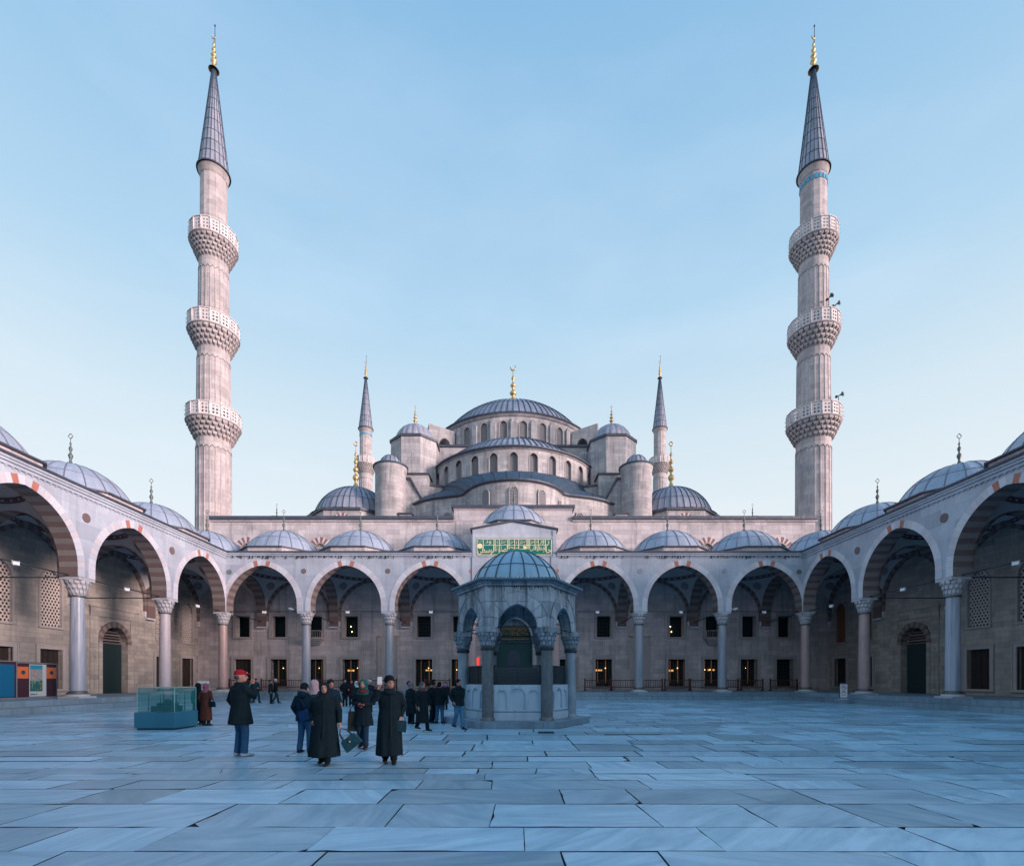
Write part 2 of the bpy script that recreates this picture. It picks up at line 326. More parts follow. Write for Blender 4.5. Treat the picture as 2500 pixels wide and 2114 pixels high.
# pointed arch: list of (x, z, nx, nz)
def arch(a, rise, stilt=0, n=12):
    c = (rise * rise - a * a) / (2 * a); Rr = a + c; t1 = math.acos(max(-1, min(1, c / Rr))); out = []
    if stilt: out += [(-a, 0, -1, 0)]
    for i in range(n + 1):
        th = PI - t1 * i / n; out.append((c + Rr * math.cos(th), stilt + Rr * math.sin(th), math.cos(th), math.sin(th)))
    lst = out[-1]; out[-1] = (0, lst[1], 0, 1)
    for i in range(n - 1, -1, -1):
        th = t1 * i / n; out.append((-c + Rr * math.cos(th), stilt + Rr * math.sin(th), math.cos(th), math.sin(th)))
    if stilt: out += [(a, 0, 1, 0)]
    return out
def voussoirs(mb, uc, zs, A, t, d0, d1, mats=lambda i, n: (0, 0), gap=.004, per=1):
    n = len(A) - 1
    for i in range(0, n, per):
        p = A[i]; q = A[min(n, i + per)]; mid = A[i:min(n, i + per) + 1]
        mf, ms = mats(i // per, (n + per - 1) // per)
        lo = [(uc + a[0], zs + a[1]) for a in mid]; hi = [(uc + a[0] + a[2] * t, zs + a[1] + a[3] * t) for a in mid]
        # tiny joint
        def sh(P1, P2, k):
            dx, dz = P2[0] - P1[0], P2[1] - P1[1]; l = math.hypot(dx, dz) or 1; return (P1[0] + dx / l * k, P1[1] + dz / l * k)
        lo[0] = sh(lo[0], lo[1], gap); lo[-1] = sh(lo[-1], lo[-2], gap); hi[0] = sh(hi[0], hi[1], gap); hi[-1] = sh(hi[-1], hi[-2], gap)
        for k in range(len(lo) - 1):
            a0, a1, b0, b1 = lo[k], lo[k + 1], hi[k], hi[k + 1]
            mb.Q([(a0[0], d0, a0[1]), (a1[0], d0, a1[1]), (b1[0], d0, b1[1]), (b0[0], d0, b0[1])], mf)
            mb.Q([(a0[0], d1, a0[1]), (b0[0], d1, b0[1]), (b1[0], d1, b1[1]), (a1[0], d1, a1[1])], mf)
            mb.Q([(a0[0], d0, a0[1]), (a0[0], d1, a0[1]), (a1[0], d1, a1[1]), (a1[0], d0, a1[1])], ms)
            mb.Q([(b0[0], d0, b0[1]), (b1[0], d0, b1[1]), (b1[0], d1, b1[1]), (b0[0], d1, b0[1])], mf)
        for a0, b0 in ((lo[0], hi[0]), (lo[-1], hi[-1])): mb.Q([(a0[0], d0, a0[1]), (b0[0], d0, b0[1]), (b0[0], d1, b0[1]), (a0[0], d1, a0[1])], mf)
def archplate(mb, u0, u1, uc, zs, ztop, A, d0, d1, m=0, off=.03):
    pts = [(uc + a[0] + a[2] * off, zs + a[1] + a[3] * off) for a in A]
    pts[0] = (pts[0][0], zs); pts[-1] = (pts[-1][0], zs)
    for d in (d0, d1):
        mb.Q([(u0, d, zs), (pts[0][0], d, zs), (pts[0][0], d, ztop), (u0, d, ztop)], m)
        mb.Q([(pts[-1][0], d, zs), (u1, d, zs), (u1, d, ztop), (pts[-1][0], d, ztop)], m)
        for k in range(len(pts) - 1):
            if abs(pts[k + 1][0] - pts[k][0]) < 1e-6: continue
            mb.Q([(pts[k][0], d, pts[k][1]), (pts[k + 1][0], d, pts[k + 1][1]), (pts[k + 1][0], d, ztop), (pts[k][0], d, ztop)], m)
    for k in range(len(pts) - 1): mb.Q([(pts[k][0], d0, pts[k][1]), (pts[k][0], d1, pts[k][1]), (pts[k + 1][0], d1, pts[k + 1][1]), (pts[k + 1][0], d0, pts[k + 1][1])], m)
    mb.Q([(u0, d0, zs), (u0, d1, zs), (pts[0][0], d1, zs), (pts[0][0], d0, zs)], m); mb.Q([(pts[-1][0], d0, zs), (pts[-1][0], d1, zs), (u1, d1, zs), (u1, d0, zs)], m)
def wall(mb, u0, u1, z0, z1, holes, depth, step=None, m=0, back=False):
    us = {u0, u1}; zs = {z0, z1}
    for a, b, c, d in holes: us |= {a, b}; zs |= {c, d}
    us = sorted(us); zs = sorted(zs)
    if step:
        o = []
        for a, b in zip(us, us[1:]):
            k = max(1, math.ceil((b - a) / step)); o += [a + (b - a) * i / k for i in range(k)]
        us = o + [u1]
    for a, b in zip(us, us[1:]):
        for c, d in zip(zs, zs[1:]):
            uc, zc = (a + b) / 2, (c + d) / 2
            if any(h[0] < uc < h[1] and h[2] < zc < h[3] for h in holes): continue
            mb.Q([(a, 0, c), (b, 0, c), (b, 0, d), (a, 0, d)], m, [(a, c), (b, c), (b, d), (a, d)])
            if back: mb.Q([(a, depth, c), (b, depth, c), (b, depth, d), (a, depth, d)], m, [(a, c), (b, c), (b, d), (a, d)])
    for a, b, c, d in holes:
        for p, q in (((a, c), (b, c)), ((b, c), (b, d)), ((b, d), (a, d)), ((a, d), (a, c))):
            mb.Q([(p[0], 0, p[1]), (p[0], depth, p[1]), (q[0], depth, q[1]), (q[0], 0, q[1])], m)
def muq(mb, cx, cy, z0, z1, r0, r1, N_, tiers, m=0, md=None, off=0):
    """stalactite corbelling: rings of pointed cells, each ring set out further than the one below"""
    md = m if md is None else md
    mb.lathe([(r0 * .97, z0), (r0 + (r1 - r0) * .35, z0 + (z1 - z0) * .5), (r1 * .93, z1)], cx, cy, N_, md, sm=False)
    for t in range(tiers):
        za = z0 + (z1 - z0) * t / tiers; zb = z0 + (z1 - z0) * (t + 1) / tiers
        gk = .88 if N_ > 20 else 1; ri = r0 + (r1 - r0) * (max(0, t - .35) / tiers) ** gk; ro = r0 + (r1 - r0) * ((t + 1) / tiers) ** gk
        for i in range(N_):
            a = 2 * PI * (i + .5 * (t % 2)) / N_ + off; w = PI / N_ * .8
            P_ = lambda r, b, z: (cx + r * math.cos(b), cy + r * math.sin(b), z)
            zm = za + (zb - za) * .5
            A_ = P_(ro, a - w, zb); B_ = P_(ro, a + w, zb); A2 = P_(ro * .995, a - w, zm); B2 = P_(ro * .995, a + w, zm); D_ = P_(ri, a, za - (zb - za) * .15); Ai = P_(ri * .95, a - w, zb); Bi = P_(ri * .95, a + w, zb)
            T_ = P_(ro * 1.01, a, zm - (zb - za) * .12)
            for q in ((A_, B_, B2, T_, A2), (A2, T_, D_), (T_, B2, D_), (A_, A2, D_, Ai), (B_, Bi, D_, B2), (A_, Ai, Bi, B_)): mb.Q(q, m)
def dome_prof(r, z0, rise, k=14, rmin=.02, point=0):
    Rr = (r * r + rise * rise) / (2 * rise); t1 = math.asin(min(1, r / Rr)) if rise <= r else PI - math.asin(min(1, r / Rr)); out = []
    for i in range(k + 1):
        th = t1 * (1 - i / k); out.append((max(rmin, Rr * math.sin(th)), z0 + rise - Rr * (1 - math.cos(th)) + point * (i / k) ** 6))
    return out
def dome(mb, cx, cy, r, z0, rise, ribs, n=48, ms=0, mr=1, rings=(.35,), rw=.05, rh=.05, a0=0, a1=2 * PI, ro=0):
    pr = dome_prof(r, z0, rise); mb.lathe(pr, cx, cy, n, ms, a0, a1)
    full = a1 - a0 > 6.2
    for i in range(ribs if full else ribs + 1): mb.rib(pr, cx, cy, a0 + (a1 - a0) * i / ribs + ro, rw, rh, mr)
    for q in rings:
        k = q * (len(pr) - 1); i = int(k); f = k - i; rr = pr[i][0] * (1 - f) + pr[i + 1][0] * f; zz = pr[i][1] * (1 - f) + pr[i + 1][1] * f
        mb.lathe([(rr + .01, zz - rw * .6), (rr + rh * .8, zz), (rr - rw * .3, zz + rw)], cx, cy, n, mr, a0, a1)
def finial_prof(z, h, kind):
    if kind == 'lead': P_ = [(.30, 0), (.24, .05), (.12, .13), (.07, .2), (.12, .27), (.17, .33), (.12, .38), (.05, .43), (.10, .5), (.13, .545), (.09, .59), (.035, .63), (.07, .68), (.075, .7), (.025, .74), (.02, .84)]
    else: P_ = [(.42, 0), (.26, .05), (.13, .12), (.10, .16), (.20, .2), (.26, .235), (.20, .27), (.09, .30), (.09, .335), (.17, .36), (.23, .39), (.16, .42), (.075, .45), (.07, .49), (.14, .515), (.18, .54), (.12, .565), (.05, .59), (.05, .64), (.10, .66), (.12, .68), (.08, .70), (.03, .73), (.03, .84)]
    return [(r * h / 2.6, z + q * h) for r, q in P_]
def finial(parent, cx, cy, z, h, kind, width=1, crescent='diamond'):
    mb = MB(); mb.lathe([(r * width, q) for r, q in finial_prof(z, h, kind)], cx, cy, 16, 0)
    zt = z + h * .84; s_ = h * ((.08 if kind == 'lead' else .045) if crescent == 'diamond' else .05)
    if crescent == 'diamond':
        for sg in (-1, 1): mb.tube([(cx, cy, zt), (cx + sg * s_ * .9, cy, zt + s_), (cx, cy, zt + 2 * s_)], h * .011, 6)
    else:
        pts = [(cx + s_ * math.cos(b), cy, zt + s_ * .9 + s_ * math.sin(b)) for b in [R(115 + (310) * i / 14) for i in range(15)]]
        mb.tube(pts, [h * .012 * (.3 + math.sin(PI * i / 14)) for i in range(15)], 6)
    return mb.build('finial', 'gold' if kind == 'gold' else 'bronze', parent)
# ------------------------------------------------------------------ windows (meshes shared by copies)
def lattice(mb, inside, w, h, cell, hole, y0, y1, m=0, sides=True, nh=6):
    rh = cell * .866; ro = cell / math.sqrt(3)
    for j in range(int(h / rh) + 2):
        for i in range(-int(w / cell / 2) - 1, int(w / cell / 2) + 2):
            cx = i * cell + (j % 2) * cell / 2; cz = j * rh + rh * .5
            if not inside(cx, cz): continue
            A = [(cx + ro * math.cos(R(30 + 60 * k)), cz + ro * math.sin(R(30 + 60 * k))) for k in range(6)]
            B = [(cx + hole * cell / 2 * math.cos(R(30 + 60 * k)), cz + hole * cell / 2 * math.sin(R(30 + 60 * k))) for k in range(6)]
            for k in range(6):
                q = (k + 1) % 6
                mb.Q([(A[k][0], y0, A[k][1]), (A[q][0], y0, A[q][1]), (B[q][0], y0, B[q][1]), (B[k][0], y0, B[k][1])], m)
                if sides: mb.Q([(B[k][0], y0, B[k][1]), (B[q][0], y0, B[q][1]), (B[q][0], y1, B[q][1]), (B[k][0], y1, B[k][1])], m)
def arched_window(w, h, cell, surround=.1, red=False, proud=.05, pane='pane_h', grille='grillew', rec=.2, fr='frame', hole=.78, pd=.14):
    a = w / 2; rise = a * 1.18; hs = h - rise; c = (rise * rise - a * a) / (2 * a); Rr = a + c; A = arch(a - .02, rise - .02, 0, 7)
    def inside(x, z):
        if z < -.02: return False
        if z < hs: return abs(x) < a + cell * .2
        q = Rr * Rr - (z - hs) ** 2
        return q > 0 and abs(x) < -c + math.sqrt(q) + cell * .2
    f = MB(); archplate(f, -a, a, 0, hs, h, A, .025, rec + .06, 0, 0)
    ou = [(-a + .02, 0), (-a + .02, hs)] + [(p[0], hs + p[1]) for p in A[1:-1]] + [(a - .02, hs), (a - .02, 0)]
    no = [(-1, 0), (-1, 0)] + [(p[2], p[3]) for p in A[1:-1]] + [(1, 0), (1, 0)]
    s_ = surround
    for k in range(len(ou) - 1):
        p, q, np_, nq = ou[k], ou[k + 1], no[k], no[k + 1]
        P1 = (p[0] + np_[0] * s_, p[1] + np_[1] * s_); Q1 = (q[0] + nq[0] * s_, q[1] + nq[1] * s_)
        f.Q([(p[0], -proud, p[1]), (q[0], -proud, q[1]), (Q1[0], -proud, Q1[1]), (P1[0], -proud, P1[1])])
        f.Q([(p[0], -proud, p[1]), (p[0], rec + .05, p[1]), (q[0], rec + .05, q[1]), (q[0], -proud, q[1])])
        f.Q([(P1[0], -proud, P1[1]), (Q1[0], -proud, Q1[1]), (Q1[0], .02, Q1[1]), (P1[0], .02, P1[1])])
    f.box(-a - s_, a + s_, -proud - .03, .05, -.12, 0)
    if red:
        B = arch(a + s_, rise + s_, 0, 8); voussoirs(f, 0, hs, B, w * .42, -proud * .6, .02, lambda i, n: ((1, 1) if i % 2 == 0 else (2, 2)), .01)
    g = MB(); lattice(g, inside, w, h, cell, hole, rec, rec + .05)
    e_ = .1 if rec > 0 else 0; p = MB(); p.Q([(-a - e_, rec + pd, -e_), (a + e_, rec + pd, -e_), (a + e_, rec + pd, h + e_ * .5), (-a - e_, rec + pd, h + e_ * .5)]) if rec > 0 else p.Q([(-a, rec + pd, 0), (a, rec + pd, 0)] + [(q[0], rec + pd, hs + q[1]) for q in A[::-1]])
    return {'frame': f.mesh('window_frame', [MT[fr], MT['vou_rd'], MT['vou_p']]), 'grille': g.mesh('window_grille', [MT[grille]]), 'pane': p.mesh('window_pane', [MT[pane]])}
def rect_window(w, h, lit=0, shutters=False, bars=True, sill=.0, fw=.2, seed=0, balcony=False, tiny=False):
    rnd = random.Random(seed); f = MB(); a = w / 2; lx, lz = rnd.uniform(-.08, .08), rnd.uniform(-.06, .06)
    for q in ((-a - fw, -a, 0, h + fw), (a, a + fw, 0, h + fw), (-a, a, h, h + fw)): f.box(q[0], q[1], -.07, .1, q[2], q[3])
    for q in ((-a - fw - .07, -a - fw, -.02, h + fw + .07), (a + fw, a + fw + .07, -.02, h + fw + .07), (-a - fw, a + fw, h + fw, h + fw + .07)): f.box(q[0], q[1], -.11, .08, q[2], q[3])
    f.box(-a - fw - .1, a + fw + .1, -.14, .08, -.14, 0)
    b = MB(); d = MB()
    if bars:
        nx, nz = max(4, round(w / .26)), max(5, round(h / .3))
        for i in range(nx + 1): x = -a + w * i / nx; b.box(x - .012, x + .012, .16, .185, 0, h)
        for j in range(nz + 1): z = h * j / nz; b.box(-a, a, .14, .16, z - .012, z + .012)
        for i in range(1, nx):
            for j in range(1, nz): b.box(-a + w * i / nx - .022, -a + w * i / nx + .022, .13, .19, h * j / nz - .022, h * j / nz + .022)
    if shutters:
        for s in (-1, 1):
            x0, x1 = (-a, -.012) if s < 0 else (.012, a)
            b.box(x0, x1, .22, .27, 0, h)
            for j in range(4):
                for i in range(2):
                    xa = x0 + (x1 - x0) * (i + .14) / 2; xb = x0 + (x1 - x0) * (i + .86) / 2; b.box(xa, xb, .195, .225, h * (j + .1) / 4, h * (j + .9) / 4)
    D = .95
    d.Q([(-a - .05, D, -.05), (a + .05, D, -.05), (a + .05, D, h + .05), (-a - .05, D, h + .05)])
    for s in (-1, 1): d.Q([(s * (a + .05), .3, -.05), (s * (a + .05), D, -.05), (s * (a + .05), D, h + .05), (s * (a + .05), .3, h + .05)])
    for z in (-.05, h + .05): d.Q([(-a - .05, .3, z), (a + .05, .3, z), (a + .05, D, z), (-a - .05, D, z)])
    if lit:
        y = D - .03
        if lit >= 2:
            x0 = -a * .85 if lit == 3 else 0.0; z0 = h * .42; 
            for i in range(3):
                for j in range(3):
                    xx = x0 + i * w * .15 + lx; zz = z0 + j * .19 + lz
                if rnd.random() < .15: continue
                d.box(xx, xx + w * .13, y, y + .01, zz, zz + .16, 1)
        for i in range(2): xx = -a * .45 + i * a * .9 + rnd.uniform(-.1, .1); d.box(xx - .04, xx + .04, y - .05, y - .04, .3, h * .97, 2)
        if lit != 4: xx = rnd.uniform(-.3, .35) * w; d.ball((xx, y - .15, h * .68), .035, 6, 3)
        else: d.ball((-a * .5, y - .1, h * .62), .035, 6, 3); d.ball((a * .15, y - .1, h * .62), .035, 6, 3)
    if tiny:
        for k in range(2): d.ball((-.3 + .1 * k, D - .1, h * (.55 - .25 * k)), .05, 6, 3)
    o = {'frame': f.mesh('window_frame', [MT['frame']])}
    if bars or shutters: o['bars' if bars else 'shutter'] = b.mesh('bars', [MT['iron' if bars else 'doorw']])
    o['room'] = d.mesh('room', [MT['room'], MT['glow'], MT['glow2'], MT['bulb']])
    return o
def place(ws, parent, P, u, z, rz, name='window', label=None):
    """a window part with its frame, grille and pane as sub-parts; the frame mesh is the part's own mesh"""
    x, y, zz = P(u, 0, z); ks = list(ws); w = inst(ws[ks[0]], name, parent, (x, y, zz), rz)
    for k in ks[1:]:
        c = bpy.data.objects.new(k, ws[k]); col.objects.link(c); c.parent = w
    if label: w['label'] = label
    return w
# ------------------------------------------------------------------ ground and paving
g = MB(); g.Q([(-900, -600, -.09), (900, -600, -.09), (900, 1500, -.09), (-900, 1500, -.09)]); tag(g.build('ground', [simple('earth', (.16, .17, .17), .95)]), kind='structure')
g = MB(); g.box(-24, 24, -9, 39, -.08, -.022, 0)
rnd = random.Random(11); y = -8.0; SP = []
while y < 38.4:
    d_ = rnd.choice((.5, .62, .72, .82, .95)) if y < 9 else rnd.choice((.6, .75, .9, 1.1, 1.3))
    if y < 0: d_ = 1.6
    x = -23.5 - rnd.random() * 1.5; sk = 0
    while x < 23.8:
        w_ = rnd.uniform(.8, 2.3); jt = (.0035 if rnd.random() < .6 else .008) + (.007 if y > 9 else 0)
        dy0, dy1 = rnd.uniform(0, .006), rnd.uniform(0, .006); s2 = rnd.uniform(-.07, .07) if rnd.random() < .15 else rnd.uniform(-.012, .012)
        z_ = [rnd.uniform(-.006, .003) for _ in range(4)]
        x0, x1 = max(x, -24), min(x + w_, 24)
        if x1 > x0 + .1:
            q = [(x0 + jt + sk * .5, y + jt + dy0), (x1 - jt - s2 * .5, y + jt + dy0), (x1 - jt + s2 * .5, y + d_ - jt - dy1), (x0 + jt - sk * .5, y + d_ - jt - dy1)]
            q = [(x0 + jt - sk * .5, q[0][1]), (x1 - jt - s2 * .5, q[1][1]), (x1 - jt + s2 * .5, q[2][1]), (x0 + jt + sk * .5, q[3][1])]
            # broken corner now and then
            pts = [(q[k][0], q[k][1], z_[k]) for k in range(4)]
            if rnd.random() < .3:
                k = rnd.randrange(4); a_, b_, c_ = Vector(pts[k - 1]), Vector(pts[k]), Vector(pts[(k + 1) % 4]); t_ = rnd.uniform(.04, .13)
                pts[k:k + 1] = [tuple(b_ + (a_ - b_).normalized() * t_), tuple(b_ + (c_ - b_).normalized() * t_ * rnd.uniform(.5, 1.5))]
            if 1.5 < y < 14 and abs(x) < 1.2 * y + 2:
                pp = []
                for k in range(len(pts)):
                    a_, b_ = Vector(pts[k]), Vector(pts[(k + 1) % len(pts)]); n_ = max(1, int((b_ - a_).length / .16)); cen = Vector(((x0 + x1) / 2, y + d_ / 2, 0)); pp.append(tuple(a_))
                    for i_ in range(1, n_):
                        c_ = a_.lerp(b_, i_ / n_); k_ = rnd.uniform(0, .004) if rnd.random() < .93 else rnd.uniform(.008, .022); dr_ = Vector((b_.y - a_.y, a_.x - b_.x, 0)).normalized(); dr_ = -dr_ if dr_.dot(cen - c_) < 0 else dr_; pp.append(tuple(c_ + dr_ * k_))
                pts = pp
            top = [g.V(*p) for p in pts]; bot = [g.V(p[0], p[1], -.03) for p in pts]
            g.F(top, 1)
            for k in range(len(top)): j = (k + 1) % len(top); g.F((bot[k], bot[j], top[j], top[k]), 0)
            SP.append((x0, x1, y, y + d_))
        x += w_; sk = s2
    y += d_
for _ in range(70):      # cracks
    x0, x1, ya, yb = rnd.choice([s for s in SP if s[2] > 2 and abs(s[0]) < 1.2 * s[2] + 2]); xx = rnd.uniform(x0 + .1, x1 - .1); p = [(xx, ya)]
    kx = rnd.uniform(-.3, .3)
    for k in range(1, 6): p.append((xx + kx * k / 5 + rnd.uniform(-.03, .03), ya + (yb - ya) * k / 5))
    for k in range(5):
        w_ = .0035 * (1 + math.sin(k)); a_, b_ = p[k], p[k + 1]; g.Q([(a_[0] - w_, a_[1], .0045), (a_[0] + w_, a_[1], .0045), (b_[0] + w_, b_[1], .0045), (b_[0] - w_, b_[1], .0045)], 0)
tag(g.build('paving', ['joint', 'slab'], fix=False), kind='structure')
# raised walk under the arcades with two steps
g = MB()
for k, (o_, z) in enumerate(((1.15, .29), (.75, PLAT))):
    zb = -.08 if k == 0 else .20
    g.box(AX - 31, AX - HX + o_, -14, FL0 - o_, zb, z); g.box(AX + HX - o_, AX + 31, -14, FL0 - o_, zb, z)
    g.box(AX - 31, AX + 31, FL0 - o_, WALL + 1, zb, z) if k == 0 else g.box(AX - 31, AX + 31, FL0 - o_, WALL + 1, zb, z - .0005)
tag(g.build('steps', 'step'), kind='structure')
dr = MB(); dr.box(2.55, 4.1, 13.62, 13.72, .004, .012); tag(dr.build('drain_slot', 'iron'), 'long narrow dark drain slot in the paving right of the fountain', 'drain')
dr = MB(); dr.box(.75, 1.2, 14.02, 14.34, .004, .02)
for k in range(6): dr.box(.78 + k * .07, .81 + k * .07, 14.05, 14.31, .02, .035)
tag(dr.build('drain_grate', 'iron'), 'small square iron drain grate in front of the fountain step', 'drain grate')
# ------------------------------------------------------------------ arcades
CAPZ = 5.85
def column(parent, P, u, d, shaft, z0=PLAT, cap='cap', r=.33, ped=.42):
    x, y, _ = P(u, d, 0); s = MB()
    s.lathe([(r * 1.0, z0 + .34), (r, z0 + 2), (r * .9, CAPZ)], x, y, 28, 0); c = s.build('column', shaft, parent)
    b = MB(); b.box(x - ped - .12, x + ped + .12, y - ped - .12, y + ped + .12, z0, z0 + .1)
    b.lathe([(ped + .1, z0 + .1), (ped + .06, z0 + .2), (ped, z0 + .22)], x, y, 28, 0)
    b.lathe([(r + .13, z0 + .22), (r + .15, z0 + .26), (r + .06, z0 + .3), (r + .1, z0 + .34), (r + .01, z0 + .38)], x, y, 28, 1)
    b.build('column_base', [MT['cap'], MT['bronze']], c)
    k = MB(); k.lathe([(r * .93, CAPZ - .07), (r * 1.1, CAPZ - .05), (r * 1.1, CAPZ + .02), (r * .9, CAPZ + .04)], x, y, 24, 1)
    muq(k, x, y, CAPZ + .04, ZS - .16, r * .92, .54, 14, 3, 0)
    k.box(x - .5, x + .5, y - .5, y + .5, ZS - .16, ZS - .02, 0); k.build('capital', [MT[cap], MT['bronze']], c)
    return c
AR = dict(a=2.72, rise=3.1, stilt=.46)
def red_front(i, n):
    c = n / 2 - .5; k = abs(i - c)
    if 1.0 < k < 2.2: return (5, 1 if i % 2 else 2)
    return ((0, 3, 0, 4, 3, 0, 4)[(i * 5 + 2) % 7], 1 if i % 2 else 2)
def bay_arch(parent, P, uc, d0, d1, A=None, t=.42, style=red_front, name='arch', mats=('vou_w', 'vou_d', 'vou_g', 'vou_p', 'vou_b', 'vou_r')):
    A = A or arch(AR['a'], AR['rise'], AR['stilt'], 16); mb = MB(P); voussoirs(mb, uc, ZS, A, t, d0, d1, style); return mb.build(name, list(mats), parent)
def vault(parent, P, uc, dc, au, ad):
    """pendentives, ornament discs and a shallow dome over one bay"""
    k = (AR['rise']) / max(au, ad); z0 = ZS + AR['stilt']; mb = MB(P); a = min(au, ad); S2 = au * au + ad * ad
    def zz(x, y): return z0 + k * math.sqrt(max(0.02, S2 - x * x - y * y))
    n = 10; nth = 64; zr = zz(a, 0)
    # radial strips from the square's edge in to the circle
    for i in range(nth):
        th0, th1 = 2 * PI * i / nth, 2 * PI * (i + 1) / nth
        def ray(th, t):
            c, s = math.cos(th), math.sin(th); e = min(au / max(abs(c), 1e-6), ad / max(abs(s), 1e-6)); r = e + (a * .985 - e) * t; return (r * c, r * s)
        for j in range(n):
            q = []
            for th, t in ((th0, j / n), (th1, j / n), (th1, (j + 1) / n), (th0, (j + 1) / n)):
                x, y = ray(th, t); q.append((uc + x, dc + y, zz(x, y)))
            mb.Q(q, 0, None, True)
    def ring(r0, z0_, r1, z1_, m, pat=None):
        for i in range(96):
            if pat and not pat(i): continue
            t0, t1 = 2 * PI * i / 96, 2 * PI * (i + 1) / 96
            mb.Q([(uc + r0 * math.cos(t0), dc + r0 * math.sin(t0), z0_), (uc + r0 * math.cos(t1), dc + r0 * math.sin(t1), z0_), (uc + r1 * math.cos(t1), dc + r1 * math.sin(t1), z1_), (uc + r1 * math.cos(t0), dc + r1 * math.sin(t0), z1_)], m)
    zr = zz(a * .985, 0); ring(a * .985, zr, a * .95, zr + .35, 0); ring(a * .975, zr + .05, a * .965, zr + .12, 1); ring(a * .95, zr + .24, a * .945, zr + .3, 1); ring(a * .96, zr + .14, a * .955, zr + .22, 1, lambda i: i % 3)
    pr = [(a * .95, zr + .35), (a * .8, zr + .62), (a * .6, zr + .8), (a * .3, zr + .92), (.05, zr + .95)]
    for (r0, a0), (r1, a1) in zip(pr, pr[1:]): ring(r0, a0, r1, a1, 0)
    for sx in (-1, 1):
        for sy in (-1, 1):
            cx, cy = sx * au * .79, sy * ad * .79; rr = .36
            for i in range(24):
                t0, t1 = 2 * PI * i / 24, 2 * PI * (i + .62) / 24
                for r0, r1 in ((0.04, .14), (.16, .29), (.31, rr)):
                    q = []
                    for r, t in ((r0, t0), (r1, t0), (r1, t1), (r0, t1)):
                        # disc laid on the pendentive: tangential axis and radial axis
                        tx, ty = -cy, cx; l = math.hypot(tx, ty); tx, ty = tx / l, ty / l; rx, ry = cx / l, cy / l
                        x = cx + tx * r * math.cos(t) + rx * r * math.sin(t) * .62; y = cy + ty * r * math.cos(t) + ry * r * math.sin(t) * .62; q.append((uc + x, dc + y, zz(x, y) - .015))
                    mb.Q(q, 1)
    return mb.build('vault', ['plaster', 'ornament'], parent)
def portico_dome(parent, x, y, r=3.02, z0=12.0, rise=1.97, base=11.45, fin='lead'):
    mb = MB(); ro = r + .32; oc = [(x + ro * math.cos(R(22.5 + 45 * k)) / .9239 * .97, y + ro * math.sin(R(22.5 + 45 * k)) / .9239 * .97) for k in range(8)]
    mb.prism(oc, base, z0 - .1, 0); o2 = [(x + (p[0] - x) * 1.05, y + (p[1] - y) * 1.05) for p in oc]; mb.prism(o2, z0 - .1, z0 - .02, 1)
    b = mb.build('dome_base', ['upper', 'leadedge'], parent)
    d = MB(); d.lathe([(ro * 1.02, z0 - .02), (r, z0 + .06)], x, y, 48, 0); dome(d, x, y, r, z0 + .05, rise, 20, 56, 0, 1, (.3,), .028, .035)
    o = d.build('dome', ['lead', 'leadseam'], parent); finial(o, x, y, z0 + rise, 1.95, fin); return o
def cornice(parent, P, u0, u1, z=10.98, dent=False, stains=False, seed=0, d=0):
    mb = MB(P); mb.box(u0, u1, d - .06, d + .2, z, z + .1, 0); mb.box(u0, u1, d - .14, d + .2, z + .1, z + .22, 0); mb.box(u0, u1, d - .2, d + .2, z + .22, z + .34, 0)
    mb.box(u0, u1, d - .3, d + .2, z + .34, z + .43, 1)
    if dent:
        n = int((u1 - u0) / .3)
        for i in range(n): uu = u0 + .3 * i + .08; mb.extr([(uu, z - .06), (uu + .08, z - .14), (uu + .16, z - .06)], d - .06, d + .05, 0); 
        mb.box(u0, u1, d - .09, d + .2, z - .06, z, 0)
    if stains:
        rnd = random.Random(seed); u = u0 + .3
        while u < u1 - .3:
            if math.sin(u * 1.3 + seed) + rnd.uniform(-.7, 1) > -.3:
                h = rnd.uniform(.04, .2); w_ = rnd.uniform(.06, .2); mb.extr([(u, z + .09), (u + w_, z + .09), (u + w_ * .8, z + .09 - h), (u + w_ * .45, z + .09 - h * 1.25), (u + w_ * .2, z + .09 - h * .8)], d - .068, d - .055, 2)
            u += rnd.uniform(.1, .28)
    return mb.build('cornice', ['facade', 'leadedge', 'stain'], parent)
def disc(parent, P, u, z, r, m, d=-.015):
    mb = MB(P); mb.extr([(u + r * math.cos(2 * PI * k / 24), z + r * math.sin(2 * PI * k / 24)) for k in range(24)], d - .02, d + .03); return mb.build('roundel', m, parent)
def tie(mb, a, b, r=.035): mb.tube([a, b], r, 6)
WT = .9      # arcade wall thickness
def arcade_wall(parent, P, bays, mat_='facade', ztop=11.0):
    mb = MB(P); A = arch(AR['a'], AR['rise'], AR['stilt'], 16)
    for u0, u1 in bays: archplate(mb, u0, u1, (u0 + u1) / 2, ZS, ztop, A, 0, WT)
    return mb.build('arcade_wall', mat_, parent)
